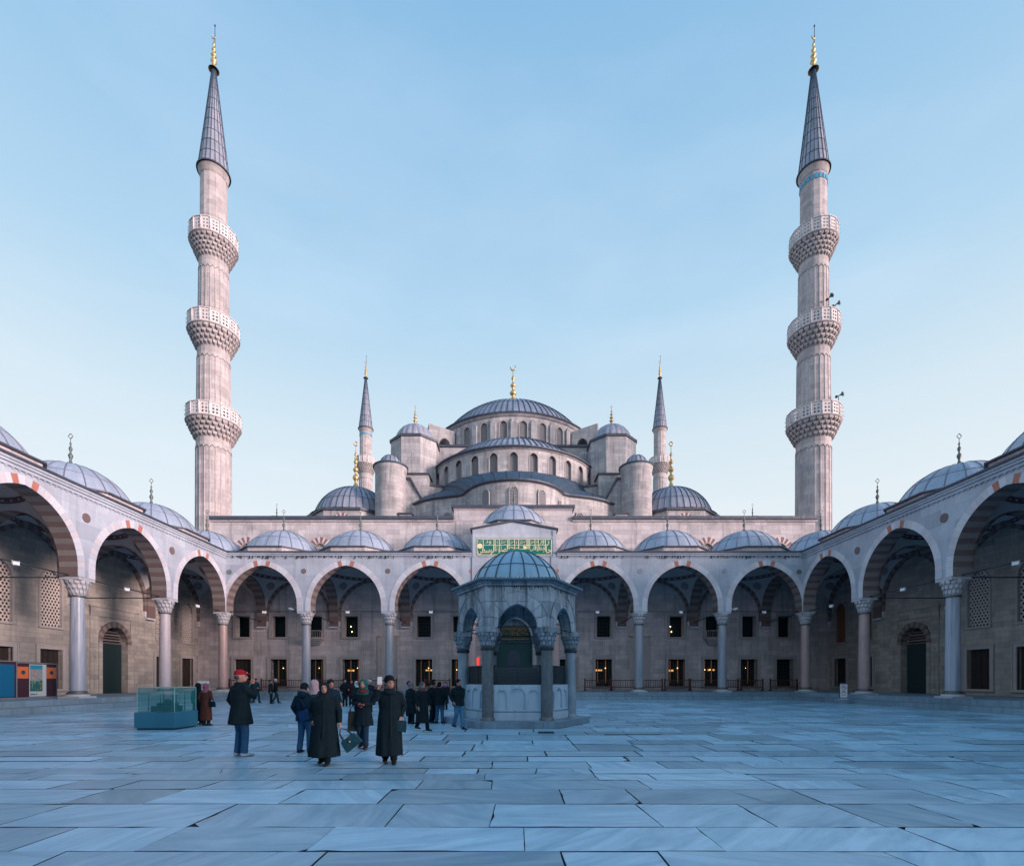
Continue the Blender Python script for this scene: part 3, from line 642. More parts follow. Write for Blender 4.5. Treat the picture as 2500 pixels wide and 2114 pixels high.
def transverse(parent, P, u, d0, d1, th=.8):
    """arch from a column line back to the wall: built in a turned frame (u runs into the depth)"""
    def Q(a, b, z): return P(u + b, a, z)
    mid = (d0 + d1) / 2; a = (d1 - d0) / 2 - .25; A = arch(a, AR['rise'] - .05, AR['stilt'], 14)
    mb = MB(Q); archplate(mb, d0, d1, mid, ZS, 11.2, A, -th / 2 + .02, th / 2 - .02, 0); w = mb.build('cross_wall', 'plaster', parent)
    mb = MB(Q); voussoirs(mb, mid, ZS, A, .38, -th / 2, th / 2, lambda i, n: (1 if i % 2 else 2, 1 if i % 2 else 2)); mb.build('cross_arch', ['vou_w', 'vou_d', 'vou_g'], parent)
    mb = MB(Q); mb.box(d1 - .27, d1 + .02, -th / 2, th / 2, 6.3, ZS, 1); mb.box(d1 - .3, d1 + .02, -th / 2 - .03, th / 2 + .03, 6.2, 6.32, 0); mb.build('corbel', ['vou_w', 'vou_d'], parent)
def wall_arch(parent, P, uc, d):
    A = arch(AR['a'] - .02, AR['rise'], AR['stilt'], 16); mb = MB(P); voussoirs(mb, uc, ZS, A, .42, d - .16, d + .02, lambda i, n: (1 if i % 2 else 2,) * 2)
    mb.box(uc - AR['a'] - .4, uc - AR['a'] + .02, d - .16, d + .02, 6.35, ZS); mb.box(uc + AR['a'] - .02, uc + AR['a'] + .4, d - .16, d + .02, 6.35, ZS)
    return mb.build('wall_arch', ['vou_w', 'vou_d', 'vou_g'], parent)
PF = frm((AX, F), 0)
# --- front arcade
arc = thing('arcade', 'pale marble arcade of seven arches running across in front of the prayer hall', 'arcade', (AX, F, 0))
CX = [-HX + W * k for k in range(8)]
arcade_wall(arc, PF, [(CX[k], CX[k + 1]) for k in range(7)])
for k in range(7):
    uc = CX[k] + W / 2; bay_arch(arc, PF, uc, -.03, WT + .03)
    if k != 3: portico_dome(arc, AX + uc, F + 3.7)
    wall_arch(arc, PF, uc, 6.65)
for k in range(-1, 8):
    uc = CX[0] + W / 2 + W * k; vault(arc, PF, uc, 3.78, 2.86, 2.85)
shafts = ['cpink', 'cgrey', 'cgrey', 'cpink', 'cpink', 'cgrey', 'cgrey', 'cpink']
for k in range(8):
    column(arc, PF, CX[k], WT / 2, shafts[k]); transverse(arc, PF, CX[k], WT, 6.65)
cornice(arc, PF, -HX + .45, -3.27, stains=True, seed=3); cornice(arc, PF, 3.27, HX - .45, stains=True, seed=5)
for k, m_ in ((1, 'vou_d'), (2, 'vou_g'), (5, 'cgrey'), (6, 'cgrey'), (3, 'vou_r'), (4, 'vou_r')): disc(arc, PF, CX[k] + (0 if k not in (3, 4) else (-.0)), 9.92, .19, m_ if m_ != 'vou_g' else 'vou_d')
disc(arc, PF, CX[0] + .75, 9.85, .19, 'fcol'); disc(arc, PF, CX[7] - .75, 9.85, .19, 'fcol')
t_ = MB(PF)
tie(t_, (-HX, .45, 6.86), (HX, .45, 6.86))
for k in range(8): tie(t_, (CX[k], .45, 6.84), (CX[k], 6.65, 6.66 if k else 6.8))
t_.build('tie_rods', 'iron', arc)
# flat lead roof behind the cornice
t_ = MB(PF); t_.box(-29.4, 29.4, .1, 6.65, 11.25, 11.4); t_.build('roof', 'lead', arc)
# raised centre bay
cb = MB(PF); cb.extr([(-3.25, 11.0), (3.25, 11.0), (3.25, 13.1), (0, 13.72), (-3.25, 13.1)], -.04, .95, 0)
for s in (-1, 1):
    cb.box(s * 3.05 - .2, s * 3.05 + .2, -.07, .2, 9.0, 12.55, 0); cb.box(s * 3.08 - .12, s * 3.08 + .12, -.1, .3, 11.0, 13.05, 0)
cb.box(-3.25, 3.25, .95, 6.6, 11.4, 13.9, 1)
cb.build('centre_block', ['facade', 'upper'], arc)
cb = MB(PF); cb.extr([(-3.4, 13.08), (0, 13.72), (3.4, 13.08), (3.4, 13.2), (0, 13.85), (-3.4, 13.2)], -.18, 1.05, 0); cb.build('gable_lead', 'leadedge', arc)
cb = MB(PF); cb.box(-2.95, 2.95, -.1, .05, 12.42, 12.55, 0); cb.box(-2.95, 2.95, -.06, .05, 12.55, 12.6, 0)
cb.build('panel_hood', ['facade'], arc)
portico_dome(arc, AX, F + 3.7, 2.85, 14.1, 1.98, 13.85)
# --- calligraphy panel
PN = thing('inscription_panel', 'long green enamelled panel with pale gold calligraphy above the middle arch', 'inscription', (AX, F - .05, 11.12))
X0, X1, Z0_, Z1_ = -2.88, 2.88, 11.13, 12.37
b = MB(PF); b.box(X0, X1, -.1, -.045, Z0_, Z1_); b.build('backing', 'green', PN)
b = MB(PF)
for q in ((X0, X1, Z0_, Z0_ + .045), (X0, X1, Z1_ - .045, Z1_), (X0, X0 + .045, Z0_, Z1_), (X1 - .045, X1, Z0_, Z1_)): b.box(q[0], q[1], -.115, -.1, q[2], q[3])
b.build('border', 'goldpaint', PN)
def px2u(x, y): return (X0 + (x - 118) / (1985 - 118) * (X1 - X0), Z1_ - (y - 130) / (520 - 130) * (Z1_ - Z0_))
b = MB(PF)
for x in (280, 545, 578, 680, 890, 925, 1065, 1165, 1370, 1402, 1440, 1570, 1652, 1830):
    u, z = px2u(x, 150); u2, z2 = px2u(x, 430 if x in (545, 578, 1830) else 375); b.box(u - .027, u + .02, -.114, -.1, z2, z)
u, z = px2u(290, 280); u2, _ = px2u(1900, 280); b.box(u, u2, -.116, -.1, z - .016, z + .016)
def stroke(pts, w):
    P2 = [px2u(*p) for p in pts]
    for (xa, za), (xb, zb) in zip(P2, P2[1:]):
        dx, dz = xb - xa, zb - za; l = math.hypot(dx, dz) or 1; nx, nz = -dz / l * w, dx / l * w
        b.Q([(xa - nx, -.117, za - nz), (xb - nx * .8, -.117, zb - nz * .8), (xb + nx * .8, -.117, zb + nz * .8), (xa + nx, -.117, za + nz)])
for s_ in ([(700, 250), (860, 185)], [(940, 245), (1045, 190)], [(1190, 245), (1345, 185)], [(1460, 245), (1550, 190)]): stroke(s_, .016)
for s_ in ([(715, 220), (735, 180), (775, 172)], [(1200, 220), (1225, 180), (1260, 172)], [(960, 200), (985, 175)], [(1470, 190), (1520, 200)], [(800, 245), (840, 255)], [(1290, 245), (1325, 255)], [(1880, 185), (1925, 165)], [(135, 180), (190, 205), (250, 180)]): stroke(s_, .012)
for x, y in ((628, 195), (628, 228), (1112, 200), (1112, 232), (975, 330), (1000, 330), (1608, 330), (1785, 440)):
    u, z = px2u(x, y); b.extr([(u - .04, z), (u, z - .04), (u + .04, z), (u, z + .04)], -.116, -.1)
u, z = px2u(195, 300); b.extr([(u + .2 * math.cos(k * PI / 12), z + .2 * math.sin(k * PI / 12)) for k in range(24)], -.112, -.1)
b.build('strokes', 'goldpaint', PN)
def glyphs(s, box, ext=.02):
    cu = bpy.data.curves.new('t', 'FONT'); cu.body = s; cu.resolution_u = 3; o = bpy.data.objects.new('t', cu); col.objects.link(o); bpy.context.view_layer.update()
    dg = bpy.context.evaluated_depsgraph_get(); me = bpy.data.meshes.new_from_object(o.evaluated_get(dg)); bpy.data.objects.remove(o)
    xs = [v.co.x for v in me.vertices]; ys = [v.co.y for v in me.vertices]; a, c = px2u(box[0], box[3]); b_, d = px2u(box[2], box[1])
    out = [(a + (v.co.x - min(xs)) / (max(xs) - min(xs)) * (b_ - a), c + (v.co.y - min(ys)) / (max(ys) - min(ys)) * (d - c)) for v in me.vertices]
    fs = [tuple(p.vertices) for p in me.polygons]; bpy.data.meshes.remove(me); return out, fs
b = MB(PF)
for s_, bx in (('\uFEA3\uFE8E', (1845, 300, 1975, 470)), ('\uFED3\uFEC8\uFEEE\uFE8D', (1585, 300, 1815, 430)), ('\uFECB\uFEE0\uFEF0', (1445, 310, 1600, 420)), ('\uFEDF\uFEBB\uFEE0\uFEEE\uFE93', (600, 295, 880, 480)),
               ('\uFEDF\uFEEE\uFEB3\uFEC4\uFEF0', (140, 310, 545, 510)), ('\u0648\u062F', (330, 160, 480, 260)), ('\u0648\u0631', (1690, 160, 1800, 260)), ('\u062F', (1590, 175, 1625, 225)), ('\u0631', (1865, 190, 1925, 275)), ('\uFEBB\uFEE0\uFEEE\uFE95', (925, 300, 1160, 380)), ('\uFEDF', (1180, 300, 1360, 380))):
    s2 = s_[::-1]
    try:
        vs_, fs_ = glyphs(s2, bx)
        n0 = len(b.v)
        for u, z in vs_: b.V(u, -.118, z)
        for f_ in fs_: b.F([n0 + i for i in f_])
    except Exception as ex: print('glyph', ex)
b.build('lettering', 'goldpaint', PN, fix=False)['kind'] = 'stuff'
# --- side arcades
GW = arched_window(1.45, 3.45, .215, .1, pane='pane_b', rec=.1, proud=.06, hole=.82)
GWO = arched_window(1.45, 3.45, .215, .1, pane='pane_b', grille='grilleo', rec=.1, proud=.06, hole=.82)
LW = {k: rect_window(1.5, 2.45, k, seed=k + 3) for k in (0, 1, 2, 3, 4)}; LS = rect_window(1.5, 2.45, 0, True, False, fw=.2)
UW = rect_window(1.25, 1.9, 0, fw=.16, bars=False, tiny=False); UWT = rect_window(1.25, 1.9, 0, fw=.16, bars=False, tiny=True); UWB = rect_window(1.25, 1.9, 0, fw=.16, bars=True)
NB = 7
for side, nm in ((-1, 'left'), (1, 'right')):
    ang = R(90) if side < 0 else R(-90); P = frm((AX + side * (HX - .45), FL0), ang); sg = -side if False else (-1 if side < 0 else 1)
    # u runs towards the camera as sg*s ; left: +u is +y so s -> -u
    U = (lambda s: -s) if side < 0 else (lambda s: s)
    lab = ('arcade of tall marble arches in pinkish light along the left side of the courtyard' if side < 0 else 'shaded blue-grey arcade of tall arches along the right side of the courtyard')
    root = thing('arcade', lab, 'arcade', (AX + side * HX, F, 0))
    bays = [tuple(sorted((U(W * k), U(W * (k + 1))))) for k in range(NB)]
    arcade_wall(root, P, bays)
    sh = ['cwhite', 'cblue', 'cgrey', 'cpink', 'cgrey', 'cgrey', 'cgrey'] if side < 0 else ['cpink', 'cblue', 'cgrey', 'cpink', 'cgrey', 'cgrey', 'cgrey']
    for k in range(NB):
        uc = U(W * (k + .5)); bay_arch(root, P, uc, -.03, WT + .03); wall_arch(root, P, uc, 6.3)
        x, y, _ = P(uc, 3.7, 0); portico_dome(root, x, y); vault(root, P, uc, 3.6, 2.86, 2.7)
        column(root, P, U(W * (k + 1)), WT / 2, sh[k]); transverse(root, P, U(W * k), WT if k else .46, 6.3)
        disc(root, P, U(W * (k + 1)), 9.92, .24, 'vou_d')
    x, y, _ = P(U(-3.25), 3.7, 0); portico_dome(root, x, y)
    for k in range(-1, NB + 1): wall_arch(root, P, U(W * (k + .5)), 6.3) if k == -1 else None
    e0, e1 = sorted((U(.45), U(W * NB))); cornice(root, P, e0, e1, z=10.983, dent=True)
    t_ = MB(P); tie(t_, (U(0), .45, 6.86), (U(W * NB), .45, 6.86))
    for k in range(1, NB + 1): tie(t_, (U(W * k), .45, 6.84), (U(W * k), 6.3, 6.84))
    t_.build('tie_rods', 'iron', root)
    t_ = MB(P); e0, e1 = sorted((U(-.1), U(W * NB))); t_.box(e0, e1, .12, 7.2, 11.252, 11.402)
    for k in range(NB):   # low lead-capped kerb blocks beside each dome
        pass
    t_.build('roof', 'lead', root)
    # outer wall with windows and a gate
    holes = []; wins = []
    for k in range(-1, NB):
        if k == 1 - 1: continue
        for off in (-1.55, 1.55):
            uc = U(W * (k + .5) + off + (0.15 if k == -1 else 0)); holes += [(uc - .75, uc + .75, .95, 3.4), (uc - .725, uc + .725, 4.8, 8.25)]; wins.append((uc, k, off))
    ud = U(W * .5 + .05); holes.append((ud - 1.15, ud + 1.15, PLAT, 5.25))
    PW = frm(P(0, 6.3, 0)[:2], ang)
    mb = MB(PW); e0, e1 = sorted((U(-6.6), U(W * NB))); wall(mb, e0, e1, .2, 11.3, holes, .6); mb.box(e0, e1, .6, .62, 11.3, 11.32)
    mb.Q([(e0, .62, 5.4), (e1, .62, 5.4), (e1, .62, 11.3), (e0, .62, 11.3)]); mb.build('outer_wall', 'inner', root)
    for uc, k, off in wins:
        place(GW if not (side > 0 and k == -1) else GWO, root, PW, uc, 4.8, ang, label=None); place(LS, root, PW, uc, .95, ang)
    # gate
    gb = MB(PW); a_ = 1.15; A = arch(a_, 1.25, 0, 8)
    archplate(gb, ud - a_ - .02, ud + a_ + .02, ud, 4.1, 5.42, A, .1, .55, 0, 0)
    for q in ((ud - 2.1, ud - a_ - .3), (ud + a_ + .3, ud + 2.1)): gb.box(q[0], q[1], -.07, .03, PLAT, 6.5, 0)
    gb.box(ud - 2.1, ud + 2.1, -.074, .03, 5.9, 6.49, 0); gb.box(ud - 2.2, ud + 2.2, -.12, .03, 6.5, 6.62, 0)
    for s in (-1, 1):   # slim niche reliefs
        gb.tube([(ud + s * 1.78, -.08, 1.0), (ud + s * 1.78, -.08, 3.0)], .025, 6, 0)
        for j in range(6): gb.ball((ud + s * 1.78 + .09 * (1 - j % 3), -.09, 3.05 + j * .14), (.07, .03, .08), 6, 0)
    gb.box(ud - a_ - .28, ud - a_ + .02, -.1, .5, PLAT, 4.1, 0); gb.box(ud + a_ - .02, ud + a_ + .28, -.1, .5, PLAT, 4.1, 0)
    gt = gb.build('gate', 'inner', root)
    v_ = MB(PW); A = arch(a_, 1.2, 0, 9); voussoirs(v_, ud, 4.1, A, .36, -.1, .35, lambda i, n: (1 if i % 2 else 2,) * 2)
    for j in range(5): v_.box(ud - a_, ud + a_, .36 + j * .001, .5, 4.1 + j * .2, 4.2 + j * .2, 1 + (j % 2))
    v_.box(ud - a_ - .1, ud + a_ + .1, .52, .56, 4.05, 5.5, 3); v_.build('gate_arch', ['vou_w', 'vou_d', 'vou_g', 'room'], gt)
    v_ = MB(PW)
    if side < 0: v_.box(ud - a_ + .5, ud + a_, .38, .44, PLAT, 4.1); v_.obox((ud - a_ + .08, .8, 2.33), .05, .45, 1.76, 0)
    else: v_.box(ud - a_, ud + a_, .38, .44, PLAT, 4.1)
    v_.build('gate_door', simple('door_leaf' + nm, (.015, .04, .045), .6), gt)
# low stone kerbs with lead edges beside the side domes are part of the octagonal bases
# the fourth side of the courtyard, behind the viewer
P = frm((AX, F - W * NB), PI); root = thing('arcade', 'plain rear arcade closing the courtyard behind the viewer', 'arcade', (AX, F - W * NB, 0))
arcade_wall(root, P, [(CX[k], CX[k + 1]) for k in range(7)])
t_ = MB(P); t_.box(-29.4, 29.4, .1, 6.2, 11.25, 11.4); t_.build('roof', 'lead', root)
t_ = MB(P); t_.box(-29.4, 29.4, 6.2, 6.8, 0, 11.3); t_.build('outer_wall', 'inner', root)
for k in range(7):
    uc = CX[k] + W / 2; bay_arch(root, P, uc, -.03, WT + .03); column(root, P, CX[k], WT / 2, 'cgrey')
# ------------------------------------------------------------------ prayer hall
mq = thing('mosque', 'great domed stone prayer hall with cascading lead half domes behind the courtyard', 'mosque', (AX, WALL, 0))
PB = frm((AX, WALL), 0)
mb = MB(PB); holes = []; lo = []; hi = []
for s in (-1, 1):
    for q in (4.9, 8.15, 14.75, 18.0, 21.3, 24.55):
        holes += [(s * q - .78, s * q + .78, .95, 3.4), (s * q - .62, s * q + .62, 5.4, 7.3)]; lo.append(s * q); hi.append(s * q)
    for q in (17.55, 24.2): holes.append((s * q - .6, s * q + .6, 12.1, 14.2))
holes.append((-1.7, 1.7, PLAT, 7.3))
wall(mb, -27.3, 27.3, .2, 16.0, holes, .6); wall(mb, -29.3, -27.3, .2, 11.4, [], .6); wall(mb, 27.3, 29.3, .2, 11.4, [], .6)
for s in (-1, 1): mb.Q([(s * 27.3, 0, 11.3), (s * 27.3, 9, 11.3), (s * 27.3, 9, 16), (s * 27.3, 0, 16)])
mb.Q([(-27.3, 1.7, 7.9), (27.3, 1.7, 7.9), (27.3, 1.7, 16), (-27.3, 1.7, 16)])
fw_ = mb.build('front_wall', 'upper', mq)
mb = MB(PB); mb.box(-5.45, 5.3, -.02, 1.2, 15.9, 17.05); mb.build('raised_wall', 'upper', mq)
mb = MB(PB)
for a, b_ in ((-27.5, -5.45), (5.3, 27.5)): mb.box(a, b_, -.12, .1, 15.85, 16.02, 0); mb.box(a, b_, -.28, 1.4, 16.02, 16.3, 1)
mb.box(-5.5, 5.35, -.12, .1, 16.95, 17.06, 0); mb.box(-5.65, 5.5, -.26, 1.4, 17.06, 17.3, 1)
mb.box(-27.3, 27.3, 1.4, 12, 15.9, 16.05, 1); mb.build('parapet', ['upper', 'leadedge'], mq)
mb = MB(PB); rnd = random.Random(4)
litmap = {-21.3: 1, -18.0: 1, -14.75: 3, -8.15: 2, -4.9: 4, 4.9: 0, 8.15: 3, 14.75: 3, 18.0: 4, 21.3: 1, 24.55: 0}
for u in lo:
    if u == -24.55: place(LS, mq, PB, u, .95, 0); continue
    place(rect_window(1.5, 2.45, litmap.get(u, 0), seed=int(u * 10)), mq, PB, u, .95, 0, label={3: 'window with a warm lit pane', 2: 'window with a warm lit pane'}.get(litmap.get(u, 0)))
for u in hi: place(UWT if abs(abs(u) - 14.75) < .1 else (UWB if abs(abs(u) - 8.15) < .1 else UW), mq, PB, u, 5.4, 0)
VW = arched_window(1.2, 1.75, .17, .08, True, pane='pane_h', rec=.12, proud=.05)
for s in (-1, 1):
    for q in (17.55, 24.2): place(VW, mq, PB, s * q, 12.15, 0)
# balconies on corbels under two upper windows, blank niches behind the columns
for s in (-1, 1):
    mb = MB(PB); u = s * 18.0; mb.box(u - .85, u + .85, -.75, .0, 5.15, 5.3); 
    for j in range(3): mb.box(u - .7 + j * .1, u + .7 - j * .1, -.6 + j * .16, 0, 5.0 - j * .15, 5.15 - j * .15)
    for q in (-.85, .79): mb.box(u + q, u + q + .06, -.75, -.69, 5.3, 5.95)
    mb.box(u - .85, u + .85, -.75, -.71, 5.9, 5.95)
    for j in range(11): mb.box(u - .8 + j * .16, u - .78 + j * .16, -.74, -.72, 5.3, 5.9)
    mb.build('balcony', 'frame', mq)
    mb = MB(PB); u = s * 11.42
    for x0, x1, z0, z1 in ((-.92, -.8, PLAT, 5.5), (.8, .92, PLAT, 5.5), (-.92, .92, 5.4, 5.52), (-.6, -.54, PLAT, 4.3), (.54, .6, PLAT, 4.3), (-.6, .6, 4.24, 4.3)): mb.box(u + x0, u + x1, -.08, .02, z0, z1)
    mb.box(u - .8, u + .8, -.03, .01, PLAT, 5.4); mb.build('niche', 'frame', mq)
# portal
pt = MB(PB); A = arch(1.55, 1.7, 0, 9)
for s in (-1, 1): pt.box(s * 2.3 - .62, s * 2.3 + .62, -.3, .02, PLAT, 8.6); pt.box(s * 2.75 - .1, s * 2.75 + .1, -.36, .02, PLAT, 8.7)
archplate(pt, -1.7, 1.7, 0, 5.35, 8.6, A, -.3, .02, 0, 0); pt.box(-2.9, 2.9, -.4, .02, 8.6, 8.8)
po = pt.build('portal', 'facade', mq)
d = MB(PB); d.box(-1.7, 1.7, .45, .5, PLAT, 5.0); d.extr([(-.62, PLAT + .2), (.62, PLAT + .2)] + [(p[0], 3.5 + p[1]) for p in arch(.62, .8, 0, 5)][::-1], .4, .45, 1); d.box(-1.7, 1.7, .3, .5, 4.9, 5.05, 1); d.box(-1.75, 1.75, .505, .55, 4.9, 7.5, 2); [d.box(-1.5 + .3 * i, -1.5 + .3 * i + .2, .46, .5, 6.5, 6.62, 2) for i in range(3)]
d.build('door_curtain', ['greendoor', 'leadroof', 'fstone'], po)
d = MB(PB); d.box(-1.6, 1.6, .3, .36, 5.1, 6.45, 1)
rnd = random.Random(2)
for j in range(26):
    for zz in (5.2, 6.22): d.box(-1.4 + j * .108, -1.34 + j * .108, .27, .3, zz, zz + .09)
for j in range(150):
    x = rnd.uniform(-1.35, 1.33); z = rnd.uniform(5.55, 6.08); w_ = rnd.uniform(.02, .07); h_ = rnd.uniform(.02, .08); d.box(x, x + w_, .28, .3, z, z + h_)
d.box(-1.45, 1.45, .27, .3, 5.46, 5.49); d.box(-1.45, 1.45, .27, .3, 6.13, 6.16); d.build('inscription', ['orangegold', 'greendoor'], po)
# corner domes of the hall
for s in (-1, 1):
    cx, cy = AX + s * 19.05, 60
    mb = MB(); oc = [(cx + 5.35 * math.cos(R(22.5 + 45 * k)), cy + 5.35 * math.sin(R(22.5 + 45 * k))) for k in range(8)]
    mb.prism(oc, 14, 20.35, 0); mb.build('corner_drum', 'hall', mq)
    mb = MB(); mb.prism([(cx + (p[0] - cx) * 1.045, cy + (p[1] - cy) * 1.045) for p in oc], 20.35, 20.62, 0); mb.lathe([(5.3, 20.62), (4.75, 20.8)], cx, cy, 56, 1); mb.build('corner_eave', ['leadedge', 'leadh'], mq)
    mb = MB(); dome(mb, cx, cy, 4.72, 20.75, 3.8, 40, 72, 0, 1, (.25,), .035, .06); dm = mb.build('corner_dome', ['leadh', 'leadroof'], mq); finial(dm, cx, cy, 24.45, 6.3, 'gold', .62)
    for a in (-90, -45, -135):
        aa = R(a); rr = 5.35 * math.cos(R(22.5)); PD = frm((cx + rr * math.cos(aa), cy + rr * math.sin(aa)), aa + PI / 2)
        place(VW, mq, PD, 0, 17.75, aa + PI / 2)
    # side gallery block and small dome beyond
    mb = MB(); mb.box(cx + s * 3.2 - 3.2, cx + s * 3.2 + 3.2, 62, 70, 12, 20.1, 0); mb.box(cx + s * 3.2 - 3.4, cx + s * 3.2 + 3.4, 61.8, 70.2, 20.1, 20.4, 1); mb.build('gallery_wall', ['hall', 'leadedge'], mq)
    mb = MB(); gx = AX + s * (28.9 if s > 0 else 28.6); gy = 60; mb.lathe([(2.6, 15.5), (2.6, 18.9)], gx, gy, 8, 2, sm=False); dome(mb, gx, gy, 2.5, 18.9, 2.3, 18, 36, 0, 1, (.3,), .03, .05); gd = mb.build('gallery_dome', ['leadh', 'leadroof', 'hall'], mq); finial(gd, gx, gy, 21.2, 1.6, 'lead')
# round weight towers
for s in (-1, 1):
    cx, cy = AX + s * 13.85, 56
    mb = MB(); mb.lathe([(1.74, 14), (1.70, 24.75), (1.73, 24.8), (1.78, 25.1), (1.86, 25.3)], cx, cy, 48, 0); t0 = mb.build('tower', 'hall', mq)
    mb = MB(); mb.lathe([(1.95, 25.3), (1.96, 25.45), (1.2, 25.62)], cx, cy, 48, 1); dome(mb, cx, cy, 1.2, 25.6, 1.2, 14, 36, 0, 1, (), .03, .05); mb.build('tower_dome', ['leadh', 'leadroof'], t0)
    # octagonal turret
    cx, cy = AX + s * 12.25, 62
    oc = lambda r: [(cx + r * math.cos(R(22.5 + 45 * k)), cy + r * math.sin(R(22.5 + 45 * k))) for k in range(8)]
    mb = MB(); mb.prism(oc(3.0), 20, 30.6, 0); tu = mb.build('turret', 'hall', mq)
    mb = MB(); mb.prism(oc(3.16), 30.6, 30.88, 1); mb.lathe([(2.95, 30.88), (2.55, 31.05)], cx, cy, 40, 0)
    pr = dome_prof(2.5, 31.0, 2.25); mb.lathe(pr, cx, cy, 120, 0, rf=lambda a, z: 1 - .045 * (1 - abs(math.sin(10 * a))) ** 1.0); mb.build('turret_dome', ['leadh', 'leadedge'], tu)
    finial(tu, cx, cy, 33.2, 2.7, 'gold', 1.0, 'none' if False else 'diamond')
    # wide lower stage and stepped buttresses running down from it
    mb = MB(); q = lambda a, b_: (AX + s * a, b_)
    mb.prism([q(10.0, 58.3), q(14.2, 58.3), q(14.2, 62), q(10.0, 62)], 14, 25.6, 0, 0); mb.prism([q(9.85, 58.15), q(14.35, 58.15), q(14.35, 62.2), q(9.85, 62.2)], 25.6, 25.8, 1)
    mb.prism([q(8.3, 59.6), q(10.0, 59.2), q(10, 62), q(8.3, 62)], 14, 24.6, 0, 0); mb.prism([q(8.2, 59.45), q(10.0, 59.05), q(10, 62.2), q(8.2, 62.2)], 24.6, 24.8, 1)
    def yz(poly, x0, x1, m):
        a = [mb.V(AX + s * x0, y, z) for y, z in poly]; b_ = [mb.V(AX + s * x1, y, z) for y, z in poly]; n = len(poly)
        for i in range(n): j = (i + 1) % n; mb.F((a[i], a[j], b_[j], b_[i]), m)
        mb.F(a, m); mb.F(b_[::-1], m)
    # sloping buttress seen from the front
    mb.extr([(AX + s * 12.6, 14), (AX + s * 10.1, 14), (AX + s * 10.1, 21.2), (AX + s * 11.8, 24.2), (AX + s * 12.6, 24.2)], 56.3, 58.3, 0)
    mb.extr([(AX + s * 9.95, 21.15), (AX + s * 11.75, 24.2), (AX + s * 12.7, 24.2), (AX + s * 12.7, 24.45), (AX + s * 11.65, 24.45), (AX + s * 9.95, 21.4)], 56.1, 58.4, 1)
    mb.prism([q(11.2, 54.6), q(12.6, 54.6), q(12.6, 57), q(11.2, 57)], 14, 19.7, 0, 0); mb.prism([q(11.1, 54.5), q(12.7, 54.5), q(12.7, 57), q(11.1, 57)], 19.7, 19.9, 1)
    mb.build('buttress', ['hall', 'leadedge'], mq)
# square base under the main drum
mb = MB(); mb.box(AX - 12.2, AX + 12.2, 64.2, 88, 20, 31.6, 0); mb.box(AX - 12.4, AX + 12.4, 64.0, 88.2, 31.6, 31.85, 1); mb.build('drum_base', ['hall', 'leadedge'], mq)
# main drum, windows, dome
MC = (AX, 76.0); RD = 11.6
def cyl(cx, cy, r): return lambda u, d, z: (cx + (r - d) * math.sin(u / r), cy - (r - d) * math.cos(u / r), z)
PD = cyl(*MC, RD); mb = MB(PD); st = 2 * PI * RD / 28; hs_ = []
for k in range(-8, 8): u = (k + .5) * st; hs_.append((u - .52, u + .52, 32.5, 35.15))
wall(mb, -PI * RD, PI * RD, 31.5, 35.75, hs_, .35, .7); mb.build('main_drum', 'hall', mq)
DW = arched_window(1.04, 2.65, .21, .1, grille='grilleh', proud=.08, rec=.15, hole=.8)
for k in range(-8, 8):
    u = (k + .5) * st; place(DW, mq, PD, u, 32.5, u / RD)
for k in range(-8, 9):
    mb = MB(PD); u = k * st; mb.box(u - .33, u + .33, -.3, 0, 31.6, 34.9); mb.extr([(u - .33, 34.9), (u + .33, 34.9), (u, 35.4)], -.3, 0); mb.build('pilaster', 'hall', mq)
mb = MB(); mb.lathe([(11.62, 35.7), (11.75, 35.72), (11.85, 35.9), (11.95, 36.0)], *MC, 96, 0); mb.lathe([(12.1, 36.0), (12.12, 36.15), (11.25, 36.4)], *MC, 96, 1); mb.build('main_eave', ['hall', 'leadedge'], mq)
mb = MB(); dome(mb, *MC, 11.2, 36.35, 6.2, 84, 168, 0, 1, (.3, .55, .78), .045, .09); dm = mb.build('main_dome', ['leadh', 'leadroof'], mq); finial(dm, *MC, 42.3, 7.9, 'gold', .8, 'crescent')
# buttress arches beside the main drum
for s in (-1, 1):
    PQ = frm((AX + s * 9.1, 66.6), s * R(-18)); A = arch(.75, .9, 0, 6); mb = MB(PQ)
    uu = (-2.2, 1.3) if s < 0 else (-1.3, 2.2)
    cx_ = .3 * -s * -1 if False else (-.1 if s < 0 else .1)
    archplate(mb, uu[0], uu[1], cx_, 33.0, 34.6, A, 0, 1.6); mb.box(uu[0], cx_ - .75, 0, 1.6, 31.6, 33); mb.box(cx_ + .75, uu[1], 0, 1.6, 31.6, 33)
    hi_, lo_ = (35.6, 34.6)
    if s < 0: mb.extr([(uu[0], 34.6), (uu[1], 34.6), (uu[1], 35.0), (uu[0], 35.6)], 0, 1.6)
    else: mb.extr([(uu[0], 34.6), (uu[1], 34.6), (uu[1], 35.6), (uu[0], 35.0)], 0, 1.6)
    mb.box(uu[0], uu[1], 1.6, 1.7, 31.6, 34.6); mb.build('buttress_arch', 'hall', mq)
